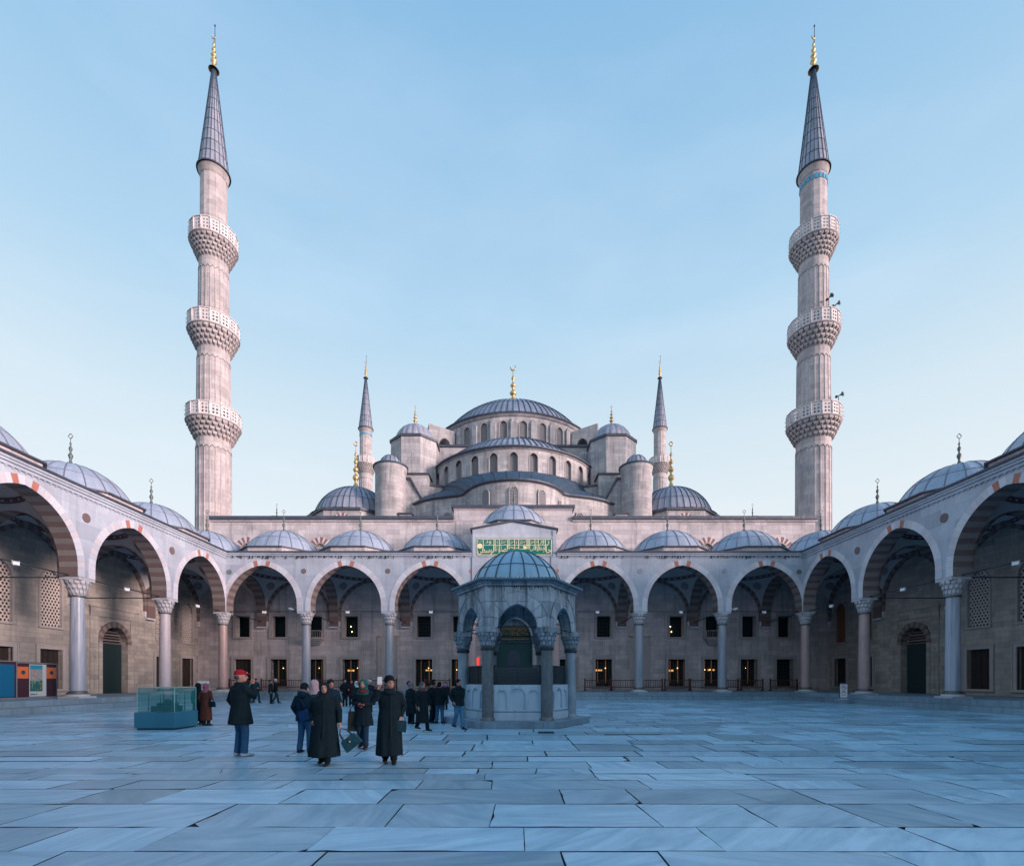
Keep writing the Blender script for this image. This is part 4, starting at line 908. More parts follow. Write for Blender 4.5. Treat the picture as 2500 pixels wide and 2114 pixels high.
# half dome towards the courtyard with its ring of windows
SC = (AX, 66.0); RS = 10.5; PS = cyl(*SC, RS); st = R(12.4) * RS; hs_ = []
for k in range(-7, 8): u = k * st; hs_.append((u - .5, u + .5, 24.4, 27.0)) if abs(k) < 7 else None
mb = MB(PS); wall(mb, -PI / 2 * RS, PI / 2 * RS, 21, 27.35, hs_, .5, .7); hd = mb.build('half_dome_drum', 'hall', mq)
SW = arched_window(1.0, 2.6, .2, .08, grille='grilleh', proud=.04, rec=.30, hole=.8)
for k in range(-6, 7): u = k * st; place(SW, mq, PS, u, 24.4, u / RS)
mb = MB(PS); e = PI / 2 * RS; n = 60
for (d0, z0), (d1, z1), m in (((0, 27.3), (-.22, 27.45), 0), ((-.22, 27.45), (-.4, 27.5), 1), ((-.4, 27.5), (-.4, 27.65), 1), ((-.4, 27.65), (.4, 27.9), 1)):
    for i in range(n): a, b_ = -e + 2 * e * i / n, -e + 2 * e * (i + 1) / n; mb.Q([(a, d0, z0), (b_, d0, z0), (b_, d1, z1), (a, d1, z1)], m, None, False)
mb.build('half_dome_eave', ['hall', 'leadedge'], mq)
mb = MB(); dome(mb, *SC, 10.1, 27.85, 4.3, 44, 88, 0, 1, (.3, .6), .045, .09, PI, 2 * PI); mb.build('half_dome', ['leadh', 'leadroof'], mq)
# lower storey: middle exedra and side walls, its eave line and dark sloping roof
EC = (AX, 54.96); RE = 5.46
plan = []
for i in range(-12, 13): a = i / 12 * R(72); plan.append((EC[0] + RE * math.sin(a), EC[1] - RE * math.cos(a)))
side = [(5.9, 53.75), (7.2, 54.1), (8.6, 54.55), (10.0, 55.3), (11.4, 56.6)]
plan = [(AX - x, y) for x, y in side[::-1]] + plan + [(AX + x, y) for x, y in side]
mb = MB(); acc = 0
for (xa, ya), (xb, yb) in zip(plan, plan[1:]):
    l = math.hypot(xb - xa, yb - ya); mb.Q([(xa, ya, 14), (xb, yb, 14), (xb, yb, 21.3), (xa, ya, 21.3)], 0, [(acc, 14), (acc + l, 14), (acc + l, 21.3), (acc, 21.3)]); acc += l
mb.build('lower_wall', 'hall', mq)
def outset(p, k):
    i = plan.index(p); a = plan[max(0, i - 1)]; b_ = plan[min(len(plan) - 1, i + 1)]; dx, dy = b_[0] - a[0], b_[1] - a[1]; l = math.hypot(dx, dy); return (p[0] + dy / l * k, p[1] - dx / l * k)
mb = MB(); mb2 = MB()
for p, q in zip(plan, plan[1:]):
    for (k0, z0), (k1, z1), m in (((0, 21.25), (.12, 21.3), 0), ((.12, 21.3), (.3, 21.4), 1), ((.3, 21.4), (.3, 21.55), 1)):
        a, b_ = outset(p, k0), outset(q, k0); c, d_ = outset(p, k1), outset(q, k1); mb.Q([(*a, z0), (*b_, z0), (*d_, z1), (*c, z1)], m)
mb.build('lower_eave', ['hall', 'leadedge'], mq)
# sloping roof: from the eave up to the foot of the half-dome drum
nP = len(plan)
def inner(i): a = -R(84) + R(168) * i / (nP - 1); return (SC[0] + (RS - .02) * math.sin(a), SC[1] - (RS - .02) * math.cos(a))
for i in range(nP - 1):
    p, q = outset(plan[i], .3), outset(plan[i + 1], .3); pi_, qi = inner(i), inner(i + 1)
    for j in range(4):
        t0, t1 = j / 4, (j + 1) / 4; f = lambda A_, B_, t: (A_[0] * (1 - t) + B_[0] * t, A_[1] * (1 - t) + B_[1] * t, 21.55 + (24.85 - 21.55) * (t ** .75))
        mb2.Q([f(p, pi_, t0), f(q, qi, t0), f(q, qi, t1), f(p, pi_, t1)], 0, None, True)
for i in range(0, nP, 1):
    if i % 2: continue
    p = outset(plan[i], .3); pi_ = inner(i); pts = [(p[0] * (1 - t) + pi_[0] * t, p[1] * (1 - t) + pi_[1] * t, 21.57 + 3.3 * (t ** .75)) for t in (0, .25, .5, .75, 1)]; mb2.tube(pts, .045, 5, 1)
mb2.build('lower_roof', ['leadroof', 'leadedge'], mq)
mb = MB(); dome(mb, EC[0], EC[1] - .0, 5.3, 21.5, 2.3, 30, 60, 0, 1, (.4,), .04, .08, PI, 2 * PI); mb.build('exedra_roof', ['leadh', 'leadroof'], mq)
EW = arched_window(.85, 2.0, .17, .08, grille='grilleh', proud=.12, rec=-.09, hole=.8, pd=.065); EWs = arched_window(.62, 1.5, .17, .07, grille='grilleh', proud=.12, rec=-.09, hole=.8, pd=.065)
PE = cyl(*EC, RE + .03)
for ws, a, z in ((EW, 0, 18.75), (EW, 31, 18.75), (EW, -31, 18.75), (EWs, 62, 18.9), (EWs, -62, 18.9)):
    u = R(a) * (RE + .03); place(ws, mq, PE, u, z, R(a))
for s in (-1, 1):
    for x, y, ang, ws in ((7.2, 54.07, 17, EW), (9.45, 54.95, 27, EWs)): PX = frm((AX + s * x, y - .04), s * R(ang)); place(ws, mq, PX, 0, 17.7, s * R(ang))
# dry bush rooted in the parapet beside the right round tower
bu = thing('bush', 'small dry bush growing out of the roof edge beside the right round tower', 'bush', (15.9, 53.5, 16.3)); rnd = random.Random(8)
b = MB(); lf = MB()
for i in range(16):
    a = rnd.uniform(0, 6.28); h = rnd.uniform(.5, 1.9); p1 = (rnd.uniform(-.1, .1), 0, 0); p2 = (.35 * h * math.cos(a) * .6, .3 * h * math.sin(a), h * .6); p3 = (p2[0] * 1.7 + .1, p2[1] * 1.6, h); b.tube([p1, p2, p3], [.03, .018, .006], 5)
    for j in range(30):
        t = rnd.uniform(.35, 1.0); x, y, z = (p3[k] * t + rnd.uniform(-.13, .13) for k in range(3)); d = .05; q = [(x + rnd.uniform(-d, d), y + rnd.uniform(-d, d), z + rnd.uniform(-d, d)) for _ in range(4)]; lf.Q(q)
b.build('twigs', 'doorw', bu, local=True); lf.build('leaves', simple('dry_leaf', (.10, .085, .07), .9), bu, local=True, fix=False)
# ------------------------------------------------------------------ minarets
def parapet_panels(mb, cx, cy, r, z0, z1, N_, m=0, cols=2, rows=3):
    for k in range(N_):
        a0, a1 = 2 * PI * k / N_, 2 * PI * (k + 1) / N_; p = (cx + r * math.cos(a0), cy + r * math.sin(a0)); q = (cx + r * math.cos(a1), cy + r * math.sin(a1))
        L_ = math.hypot(q[0] - p[0], q[1] - p[1]); ux, uy = (q[0] - p[0]) / L_, (q[1] - p[1]) / L_; ix, iy = -math.cos((a0 + a1) / 2), -math.sin((a0 + a1) / 2)
        P_ = lambda u, d, z: (p[0] + ux * u + ix * d, p[1] + uy * u + iy * d, z)
        w_ = L_ / (cols + 1.0); h_ = (z1 - z0 - .3) / rows
        def q4(a, b_, c, d_, dd=0): mb.Q([P_(a, dd, c), P_(b_, dd, c), P_(b_, dd, d_), P_(a, dd, d_)], m)
        q4(0, w_ / 2, z0, z1); q4(L_ - w_ / 2, L_, z0, z1); q4(w_ / 2, L_ - w_ / 2, z0, z0 + .15); q4(w_ / 2, L_ - w_ / 2, z1 - .15, z1)
        for i in range(cols):
            for j in range(rows):
                xc = w_ / 2 + w_ * (i + .5); zc = z0 + .15 + h_ * (j + .5)
                A_ = []
                for t in range(8):
                    c, s_ = math.cos(R(45 * t)), math.sin(R(45 * t)); e = 1 / max(abs(c), abs(s_)); A_.append((xc + c * e * w_ / 2, zc + s_ * e * h_ / 2))
                rr = min(w_, h_) * .36; B_ = [(xc + rr * math.cos(R(45 * t)), zc + rr * math.sin(R(45 * t))) for t in range(8)]
                for t in range(8):
                    n_ = (t + 1) % 8; mb.Q([P_(A_[t][0], 0, A_[t][1]), P_(A_[n_][0], 0, A_[n_][1]), P_(B_[n_][0], 0, B_[n_][1]), P_(B_[t][0], 0, B_[t][1])], m)
                    mb.Q([P_(B_[t][0], 0, B_[t][1]), P_(B_[n_][0], 0, B_[n_][1]), P_(B_[n_][0], .12, B_[n_][1]), P_(B_[t][0], .12, B_[t][1])], m)
        for zz in (z0 + .25, (z0 + z1) / 2, z1 - .2):      # short spikes at the panel joints
            mb.tube([(p[0], p[1], zz), (p[0] - math.cos(a0) * -.16, p[1] + math.sin(a0) * .16, zz)], .022, 4, 1)
        mb.tube([(p[0] * 1, p[1], z0), (p[0], p[1], z1 + .02)], .07, 6, m)
def minaret(cx, cy, label):
    root = thing('minaret', label, 'minaret', (cx, cy, 0), 0, 'minarets around the prayer hall'); NS = 16
    def flutes(a, z): return 1.0
    segs = [(1.66, 10, 1.62, 26.7), (1.56, 27.9, 1.50, 36.0), (1.42, 37.3, 1.36, 45.2), (1.27, 46.9, 1.24, 54.0)]
    s = MB()
    for i, (r0, z0, r1, z1) in enumerate(segs):
        s.lathe([(r0, z0), (r1, z1)], cx, cy, 20 if i < 3 else 14, 0, sm=False)
        if i < 3:
            n_ = 20
            for k in range(n_):
                a = 2 * PI * k / n_
                s.tube([(cx + r0 * math.cos(a), cy + r0 * math.sin(a), z0), (cx + (r1 + .0) * math.cos(a), cy + (r1) * math.sin(a), z1 - 1.5)], .055, 5, 0)
                b_ = a + PI / n_; c_ = a + 2 * PI / n_; rr = r1 + .02
                s.tube([(cx + rr * math.cos(a), cy + rr * math.sin(a), z1 - 1.5), (cx + rr * math.cos(b_), cy + rr * math.sin(b_), z1 - 1.22), (cx + rr * math.cos(c_), cy + rr * math.sin(c_), z1 - 1.5)], .045, 5, 0)
    s.build('shaft', 'minaret', root)
    for (zb, zp, zt, r0, r1, nt_) in ((26.35, 28.1, 29.4, 1.66, 2.5, 4), (35.7, 37.5, 38.8, 1.52, 2.36, 4), (44.95, 46.8, 48.1, 1.38, 2.2, 5)):
        b = MB(); muq(b, cx, cy, zb, zp - .12, r0, r1 - .04, 26, nt_, 0); b.lathe([(r1 - .1, zp - .12), (r1 + .08, zp - .08), (r1 + .08, zp), (r1 - .3, zp + .01), (r0 - .3, zp + .01)], cx, cy, 32, 0)
        ba = b.build('balcony', 'minaret', root)
        b = MB(); parapet_panels(b, cx, cy, r1, zp, zt, NS); b.lathe([(r1 + .06, zt), (r1 + .06, zt + .08), (r1 - .14, zt + .08), (r1 - .14, zt)], cx, cy, NS, 0, sm=False)
        b.lathe([(r1 - .13, zp), (r1 - .13, zp + .12)], cx, cy, NS, 0); b.build('parapet', ['frame_pale', 'iron'], ba)
    e = MB(); e.lathe([(1.25, 53.7), (1.3, 53.8), (1.42, 54.35), (1.46, 54.4)], cx, cy, 40, 0); e.lathe([(1.58, 54.4), (1.6, 54.52), (1.4, 54.62)], cx, cy, 40, 1); e.build('eave', ['minaret', 'leadedge'], root)
    e = MB()
    for k in range(20):
        a = 2 * PI * (k + .5) / 20; P_ = frm((cx + 1.255 * math.cos(a), cy + 1.255 * math.sin(a)), a + PI / 2); e.P = P_
        e.extr([(-.13, 52.9), (.13, 52.9), (.13, 53.3), (0, 53.5), (-.13, 53.3)], -.03, .02)
    e.build('tile_band', 'bluetile', root)
    c = MB(); pr = [(1.42 - (1.42 - .16) * (i / 9) ** .97, 54.6 + 10.9 * i / 9) for i in range(10)]; c.lathe(pr, cx, cy, 20, 0, sm=False)
    for k in range(20): c.rib(pr, cx, cy, 2 * PI * k / 20, .03, .045, 1)
    for i in range(1, 9): r_, z_ = pr[i]; c.lathe([(r_ + .005, z_ - .05), (r_ + .04, z_), (r_ - .02, z_ + .05)], cx, cy, 20, 1, sm=False)
    sp_ = c.build('spire', ['leadh', 'leadroof'], root); finial(sp_, cx, cy, 65.3, 4.0, 'gold', .8, 'crescent')
    m_ = MB(); m_.tube([(cx + .12, cy, 66), (cx + .12, cy, 70.0)], .03, 5); m_.ball((cx + .12, cy, 70.0), .09, 6); m_.build('lightning_rod', 'iron', root)
    return root
m0 = minaret(AX - 31.4, 52, 'tall minaret with three balconies left of the courtyard, lit warm from the right')
for (x, y, lb, rz) in ((AX + 31.4, 52, 'tall minaret with three balconies right of the courtyard, shaded on its left side', R(9)), (AX - 31.1, 105, 'distant slender minaret behind the small left corner dome', R(4)), (AX + 31.1, 105, 'distant slender minaret behind the small right corner dome', R(7))):
    c = copy_tree(m0); c.location = (x, y, 0); c.rotation_euler.z = rz; c['label'] = lb
for o_ in [m0] + [q for q in scene.objects if q.get('label', '').startswith('distant slender minaret behind the small right')]:
    for ch in list(o_.children):
        if ch.name.startswith('tile_band'): bpy.data.objects.remove(ch)
for (x, y, z, a, lb) in ((33.1, 50.6, 39.9, 35, 'horn loudspeaker at the right end of the right minaret middle balcony'), (31.9, 49.9, 40.1, 10, 'larger dark horn loudspeaker left of another on the right minaret middle balcony'), (33.3, 50.4, 30.5, 30, 'lone horn loudspeaker on the lowest balcony of the right minaret')):
    t = thing('loudspeaker', lb, 'loudspeaker', (AX + x, y, z), R(a), 'horn loudspeakers on the right minaret')
    b = MB(); b.lathe([(.02, -.4), (.04, -.25), (.08, -.08), (.22, .08), (.24, .1)], 0, 0, 16, 0); 
    b.v = [(vx, -vz, vy) for vx, vy, vz in b.v]; b.build('horn', 'bronze', t, local=True)
    b = MB(); b.ball((0, .5, 0), .14, 8); b.build('driver', 'iron', t, local=True)
    b = MB(); b.tube([(0, .3, 0), (0, .3, -1.0)], .03, 6); b.build('bracket', 'iron', t, local=True)
# ------------------------------------------------------------------ ablution fountain
FC = (AX, 17.57); ft = thing('fountain', 'six-sided domed marble ablution fountain on a low step in the middle of the courtyard', 'fountain', (*FC, 0))
def hexa(r, a0=0): return [(FC[0] + r * math.cos(R(60 * k + a0)), FC[1] + r * math.sin(R(60 * k + a0))) for k in range(6)]
mb = MB(); mb.prism(hexa(2.58), -.03, .21, 0); mb.build('plinth', 'step', ft)
for k in range(6):
    x, y = hexa(1.9)[k]; m_ = 'fcol' if k in (4, 5) else 'fcol2'
    s = MB(); s.lathe([(.24, .2), (.24, .25), (.2, .3), (.19, .34)], x, y, 24, 0); s.lathe([(.195, .34), (.19, 1.4), (.178, 2.5)], x, y, 28, 0); c = s.build('column', m_, ft)
    s = MB(); s.lathe([(.2, 2.46), (.225, 2.48), (.225, 2.55), (.2, 2.57)], x, y, 24, 1); muq(s, x, y, 2.58, 3.02, .19, .33, 14, 3, 0, 0, .2)
    a = R(60 * k)
    s.obox((x, y, 3.1), .3, .27, .08, a, 0); s.build('capital', ['fstone', 'iron'], c)
RU = 2.06; ap = RU * math.cos(R(30))
for k in range(6):
    a = R(60 * k + 30); PFk = frm((FC[0] + ap * math.cos(a), FC[1] + ap * math.sin(a)), a + PI / 2); hw = RU / 2
    A = arch(.63, .76, .0, 8); mb = MB(PFk); archplate(mb, -hw, hw, 0, 3.17, 4.6, A, 0, .3, 0, .02)
    mb.build('wall', 'fstone', ft)
    mb = MB(PFk); rnd = random.Random(k); voussoirs(mb, 0, 3.17, A, .4, -.025, .325, lambda i, n: (1 if i % 2 else 0, 0), .008, 2)
    B = arch(1.03, 1.16, 0, 8); voussoirs(mb, 0, 3.17, B, .035, -.045, .01, lambda i, n: (0, 0), 0)
    mb.build('arch', ['fstone', 'fv'], ft)
    mb = MB(PFk); mb.tube([(-.8, .15, 3.2), (.8, .15, 3.2)], .02, 6); mb.build('tie_rod', 'iron', ft)
    # marble basin side with carved niches
    rb = 1.82; ab = rb * math.cos(R(30)); PBk = frm((FC[0] + ab * math.cos(a), FC[1] + ab * math.sin(a)), a + PI / 2); hb = rb / 2
    mb = MB(PBk); mb.Q([(-hb, 0, .2), (hb, 0, .2), (hb, 0, 1.35), (-hb, 0, 1.35)], 0); mb.Q([(-hb, 0, 1.35), (hb, 0, 1.35), (hb * .6, .7, 1.36), (-hb * .6, .7, 1.36)], 0)
    mb.box(-hb + .14, hb - .14, -.07, .01, .2, .46, 0)
    for z0, z1 in ((.5, .56), (1.28, 1.35)): mb.box(-hb + .1, hb - .1, -.05, .01, z0, z1)
    for x in (-.72, -.3, .3, .72): mb.box(x - .035, x + .035, -.05, .01, .56, 1.28)
    for xc, hw_ in ((-.51, .175), (0, .265), (.51, .175)):
        mb.P = frm(PBk(0, -.045, 0)[:2], a + PI / 2); archplate(mb, xc - hw_, xc + hw_, xc, 1.0, 1.28, arch(hw_ - .01, (.2 if hw_ < .2 else .24), 0, 6), 0, .045, 0, 0)
        mb.P = PBk; mb.extr([(xc - .03, 1.17), (xc, 1.13), (xc + .03, 1.17), (xc, 1.22)], -.06, 0)
    mb.build('basin_side', 'fpanel', ft)
    # wrought grille above the basin
    rg = 1.74; ag = rg * math.cos(R(30)); PG = frm((FC[0] + ag * math.cos(a), FC[1] + ag * math.sin(a), 1.37), a + PI / 2)
    mb = MB(PG); lattice(mb, lambda x, z: abs(x) < .70 and 0 < z < .58, 1.5, .6, .052, .62, 0, .015, nh=6)
    for q in ((-.76, -.71, 0, .62), (.71, .76, 0, .62), (-.76, .76, .58, .62), (-.76, .76, 0, .03), (-.012, .012, 0, .6)): mb.box(q[0], q[1], -.02, .03, q[2], q[3])
    mb.build('metal_grille', 'bronze2' if 'bronze2' in MT else 'iron', ft)
mb = MB(); mb.prism(hexa(1.25), .2, 1.93, 0); mb.build('water_tank', 'fcol', ft)
mb = MB(); rnd = random.Random(9)
for k in range(6):
    a = R(60 * k + 30); mb.P = frm((FC[0] + ap * math.cos(a), FC[1] + ap * math.sin(a)), a + PI / 2); u = -.95
    while u < .95:
        w_ = rnd.uniform(.015, .05); h = rnd.uniform(.03, .3) * rnd.random() + .03; mb.extr([(u, 4.5), (u + w_, 4.5), (u + w_ * .8, 4.5 - h), (u + w_ * .3, 4.5 - h * .9)], -.004, .0); u += rnd.uniform(.02, .09)
mb.build('black_crust', 'fcrust', ft)['kind'] = 'stuff'
mb = MB(); mb.prism(hexa(2.12), 4.5, 4.6, 0); mb.prism(hexa(2.2), 4.6, 4.68, 0); mb.build('cornice', ['fstone'], ft)
# scalloped lead eave
mb = MB(); H0 = hexa(2.34); H1 = hexa(1.62)
for k in range(6):
    p, q = Vector(H0[k]), Vector(H0[(k + 1) % 6]); p1, q1 = Vector(H1[k]), Vector(H1[(k + 1) % 6]); n = 76
    for i in range(n):
        t0, t1 = i / n, (i + 1) / n; w = lambda t: .028 * math.cos(2 * PI * 19 * t)
        a_, b_ = p.lerp(q, t0), p.lerp(q, t1); c_, d_ = p1.lerp(q1, t0), p1.lerp(q1, t1); ia, ib = a_.lerp(c_, .12), b_.lerp(d_, .12)
        mb.Q([(*a_, 4.70 + w(t0)), (*b_, 4.70 + w(t1)), (*ib, 4.725 + w(t1)), (*ia, 4.725 + w(t0))]); mb.Q([(*ia, 4.725 + w(t0)), (*ib, 4.725 + w(t1)), (*d_, 4.79), (*c_, 4.79)])
        mb.Q([(*a_, 4.66), (*b_, 4.66), (*b_, 4.70 + w(t1)), (*a_, 4.70 + w(t0))])
    mb.Q([(*p, 4.66), (*q, 4.66), (*q1, 4.62), (*p1, 4.62)])
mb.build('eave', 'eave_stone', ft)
mb = MB(); dome(mb, *FC, 1.58, 4.78, 1.22, 20, 80, 0, 1, (.28,), .016, .03, ro=.16); mb.build('dome', ['leadf', 'leadedge'], ft)
# ------------------------------------------------------------------ wooden fences by the prayer hall
FS = [((560, 627), 'first'), ((638, 745), ''), ((775, 838), ''), ((905, 968), ''), ((1037, 1098), ''), ((1428, 1491), ''), ((1493, 1617), ''), ((1623, 1683), ''), ((1686, 1752), ''), ((1773, 1802), ''), ((1809, 1862), ''), ((1881, 1946), '')]
FL = ['low brown wooden fence before the dark doorway beside the left corner column', 'brown wooden fence left of and behind the second column from the left', 'brown wooden fence just right of the second column from the left',
      'brown wooden fence just left of the third column from the left', 'brown wooden fence nearest to the fountain on its left side', 'brown wooden fence nearest to the fountain on its right side', 'brown wooden fence passing behind the first column right of the fountain',
      'brown wooden fence left of the two lamps window, right of the long fence', 'brown wooden fence just left of the second column from the right', 'very short brown fence just right of the second column from the right', 'brown wooden fence before the dim barred window between the last two columns', 'brown wooden fence nearest to the right corner column']
for ((a_, b_), _), lb in zip(FS, FL):
    x0, x1 = (a_ - 1250) * 44 / 1212, (b_ - 1250) * 44 / 1212; t = thing('fence', lb, 'fence', ((x0 + x1) / 2, 44, PLAT), 0, 'low wooden fences along the prayer hall wall')
    mb = MB(); mb.box(x0, x1, 43.97, 44.03, PLAT + .88, PLAT + .95); mb.box(x0, x1, 43.98, 44.02, PLAT + .3, PLAT + .36); mb.build('rail', 'wood', t)
    mb = MB(); n = max(3, int((x1 - x0) / .2))
    for i in range(1, n): xx = x0 + (x1 - x0) * i / n; mb.box(xx - .016, xx + .016, 43.985, 44.015, PLAT + .36, PLAT + .88)
    mb.build('balusters', 'wood', t)
    for xx in (x0, x1):
        mb = MB(); mb.box(xx - .055, xx + .055, 43.95, 44.05, PLAT, PLAT + 1.08); mb.box(xx - .09, xx + .09, 43.85, 44.15, PLAT, PLAT + .1); mb.build('post', 'wood', t)
# ------------------------------------------------------------------ floodlights and cameras on the tie rods
fl = None
FLS = []
for k in (0, 1, 2, 4, 5, 6): FLS.append((AX - HX + W * (k + .5), F + .45, 6.86, 0, 'front arcade', k))
names = {0: 'first front arch from the left', 1: 'second front arch from the left', 2: 'third front arch from the left', 4: 'first front arch right of the fountain', 5: 'second front arch from the right end', 6: 'last front arch on the right'}
for s in (-1, 1):
    for k in range(3): FLS.append((AX + s * HX, FL0 - W * (k + .5), 6.86, -s * R(90) if False else s * R(-60), 'left' if s < 0 else 'right', k))
for x, y, z, rz, wh, k in FLS:
    lb = 'small white floodlight on the tie rod of the ' + (names[k] if wh == 'front arcade' else ('nearest', 'middle', 'farthest')[2 - k] + ' arch in view on the ' + wh)
    if fl is None:
        fl = thing('floodlight', lb, 'floodlight', (x, y, z), rz, 'floodlights hung on the arcade tie rods')
        b = MB(); b.obox((0, -.12, -.1), .11, .05, .085, 0, 0, R(-25)); b.build('housing', 'white', fl, local=True)
        b = MB(); b.obox((0, -.172, -.124), .09, .008, .065, 0, 0, R(-25)); b.build('lens', 'glass', fl, local=True)
        b = MB(); b.box(-.13, -.115, -.12, .03, -.12, .05); b.box(.115, .13, -.12, .03, -.12, .05); b.box(-.13, .13, -.02, .03, .035, .05); b.build('bracket', 'white', fl, local=True)
    else:
        c = copy_tree(fl); c.location = (x, y, z); c.rotation_euler.z = rz; c['label'] = lb
for x, lb in (((716 - 1250) * 39 / 1212, 'white security camera on the tie rod left of the second column from the left'), ((1789 - 1250) * 39 / 1212, 'white security camera on the tie rod right of the second column from the right')):
    t = thing('security_camera', lb, 'camera', (x, F + .3, 6.95), R(70 if x < 0 else -70), 'security cameras on the tie rods')
    b = MB(); b.obox((0, 0, .1), .06, .24, .06, 0, 0, R(14)); b.build('housing', 'white', t, local=True); b = MB(); b.obox((0, .05, .0), .02, .02, .08); b.build('bracket', 'white', t, local=True)
# ------------------------------------------------------------------ display case with a model, signs, boards
gl = mat('case_glass', (.55, .85, .85), .03); gb = bsdf(gl); gb.inputs['Transmission Weight'].default_value = .0; gb.inputs['Alpha'].default_value = .36; gb.inputs['Base Color'].default_value = (.03, .27, .30, 1); gb.inputs['Specular IOR Level'].default_value = .6
CX0, CX1, CY0, CY1 = -11.42, -10.2, 15.0, 16.12
dc = thing('display_case', 'low blue-grey display case with a greenish glass box on top, left of the people', 'display case', ((CX0 + CX1) / 2, (CY0 + CY1) / 2, 0))
b = MB(); b.box(CX0, CX1, CY0, CY1, .05, .53); b.build('base', simple('case_paint', (.04, .20, .30), .4, .2, .15, 2), dc)
b = MB(); b.box(CX0 + .05, CX1 - .05, CY0 + .05, CY1 - .05, .0, .05); b.build('foot', 'iron', dc)
gx0, gx1, gy0, gy1 = CX0 + .06, CX1 - .03, CY0 + .05, CY1 - .05
b = MB(); zt = 1.28
b.Q([(gx0, gy0, .53), (gx1, gy0, .53), (gx1, gy0, zt), (gx0, gy0, zt)]); b.Q([(gx1, gy0, .53), (gx1, gy1, .53), (gx1, gy1, zt), (gx1, gy0, zt)]); b.Q([(gx0, gy1, .53), (gx1, gy1, .53), (gx1, gy1, zt), (gx0, gy1, zt)]); b.Q([(gx0, gy0, .53), (gx0, gy1, .53), (gx0, gy1, zt), (gx0, gy0, zt)])
b.Q([(gx0, gy0, zt), (gx1, gy0, zt), (gx1, gy1, zt), (gx0, gy1, zt)]); b.build('glass_box', gl, dc)
b = MB()
for x, y in ((gx0, gy0), (gx1, gy0), (gx1, gy1), (gx0, gy1)): b.box(x - .006, x + .006, y - .006, y + .006, .53, zt)
for q in ((gx0, gx1, gy0 - .006, gy0 + .006), (gx0, gx1, gy1 - .006, gy1 + .006), (gx0 - .006, gx0 + .006, gy0, gy1), (gx1 - .006, gx1 + .006, gy0, gy1)): b.box(*q, zt - .006, zt + .006)
b.build('edges', mat('glass_edge', (.25, .5, .5), .3), dc)
mo = thing('mosque_model', 'small dark model of a domed mosque with slim minarets inside the glass case', 'model', ((gx0 + gx1) / 2 - .02, (gy0 + gy1) / 2, .535)); dm_ = simple('model_dark', (.012, .03, .035), .6)
b = MB(); b.box(-.33, .33, -.25, .25, 0, .17); b.box(-.2, .25, -.18, .18, .17, .25); b.build('block', dm_, mo, local=True)
b = MB(); dome(b, .03, 0, .13, .28, .1, 12, 24, 0, 0, (), .003, .004); b.lathe([(.15, .24), (.14, .29)], .03, 0, 24)
for x, y in ((-.14, -.1), (.2, -.1), (-.14, .1), (.2, .1), (.03, -.17)): b.lathe(dome_prof(.065, .22, .06, 6), x, y, 14)
b.build('domes', dm_, mo, local=True)
for x, y, h in ((-.37, -.28, .5), (.0, -.28, .55), (.37, -.28, .6), (-.3, .28, .6), (.37, .28, .6), (.1, .28, .55)):
    b = MB(); b.lathe([(.014, 0), (.011, h * .8), (.004, h)], x, y, 10); [b.lathe([(.012, h * q - .01), (.021, h * q), (.012, h * q + .004)], x, y, 10) for q in (.35, .52, .68)]; b.build('minaret', dm_, mo, local=True)
def textmesh(s, name, m, parent, P, u, z, size, d, width=None):
    cu = bpy.data.curves.new('t', 'FONT'); cu.body = s; cu.size = size; cu.align_x = 'CENTER'; o = bpy.data.objects.new('t', cu); col.objects.link(o); bpy.context.view_layer.update()
    me = bpy.data.meshes.new_from_object(o.evaluated_get(bpy.context.evaluated_depsgraph_get())); bpy.data.objects.remove(o)
    b = MB(P); xs = [v.co.x for v in me.vertices]; k = 1 if not width else width / (max(xs) - min(xs))
    for v in me.vertices: b.V(u + v.co.x * k, d, z + v.co.y)
    for p in me.polygons: b.F(list(p.vertices))
    bpy.data.meshes.remove(me); return b.build(name, m, parent, fix=False)
red = simple('sign_red', (.50, .03, .05), .5, 0, .1); ink = simple('sign_ink', (.02, .06, .10), .6, 0, .1)
def nosign(root, P, u, z, r, d):
    b = MB(P); n = 28
    for i in range(n):
        t0, t1 = 2 * PI * i / n, 2 * PI * (i + 1) / n
        b.Q([(u + r * math.cos(t0), d, z + r * math.sin(t0)), (u + r * math.cos(t1), d, z + r * math.sin(t1)), (u + r * .8 * math.cos(t1), d, z + r * .8 * math.sin(t1)), (u + r * .8 * math.cos(t0), d, z + r * .8 * math.sin(t0))])
    c = .7071 * r * .85; w = r * .08
    b.Q([(u - c - w, d - .001, z + c - w), (u - c + w, d - .001, z + c + w), (u + c + w, d - .001, z - c + w), (u + c - w, d - .001, z - c - w)]); b.build('prohibition_ring', red, root)
    b = MB(P); b.obox((u, d + .002, z), r * .5, .001, r * .09, 0, 0, 0); b.obox((u + r * .1, d + .002, z + r * .25), r * .06, .001, r * .18); b.build('pictogram', ink, root)
ns_ = thing('standing_sign', 'white standing notice with a red prohibition ring on the right-hand steps', 'sign', (21.25, 31.8, .29))
PSn = frm((21.25, 31.8, .29), R(-22)); b = MB(PSn); b.box(-.2, .2, 0, .03, .12, .98); b.box(-.22, .22, -.01, .04, .96, 1.05, 1); b.box(-.23, -.2, -.01, .04, 0, 1.0, 1); b.box(.2, .23, -.01, .04, 0, 1.0, 1); b.build('board', [MT['white'], ink], ns_)
b = MB(PSn); b.box(-.28, .2, -.35, .1, 0, .03); b.build('foot', 'white', ns_); nosign(ns_, PSn, 0, .76, .15, -.008)

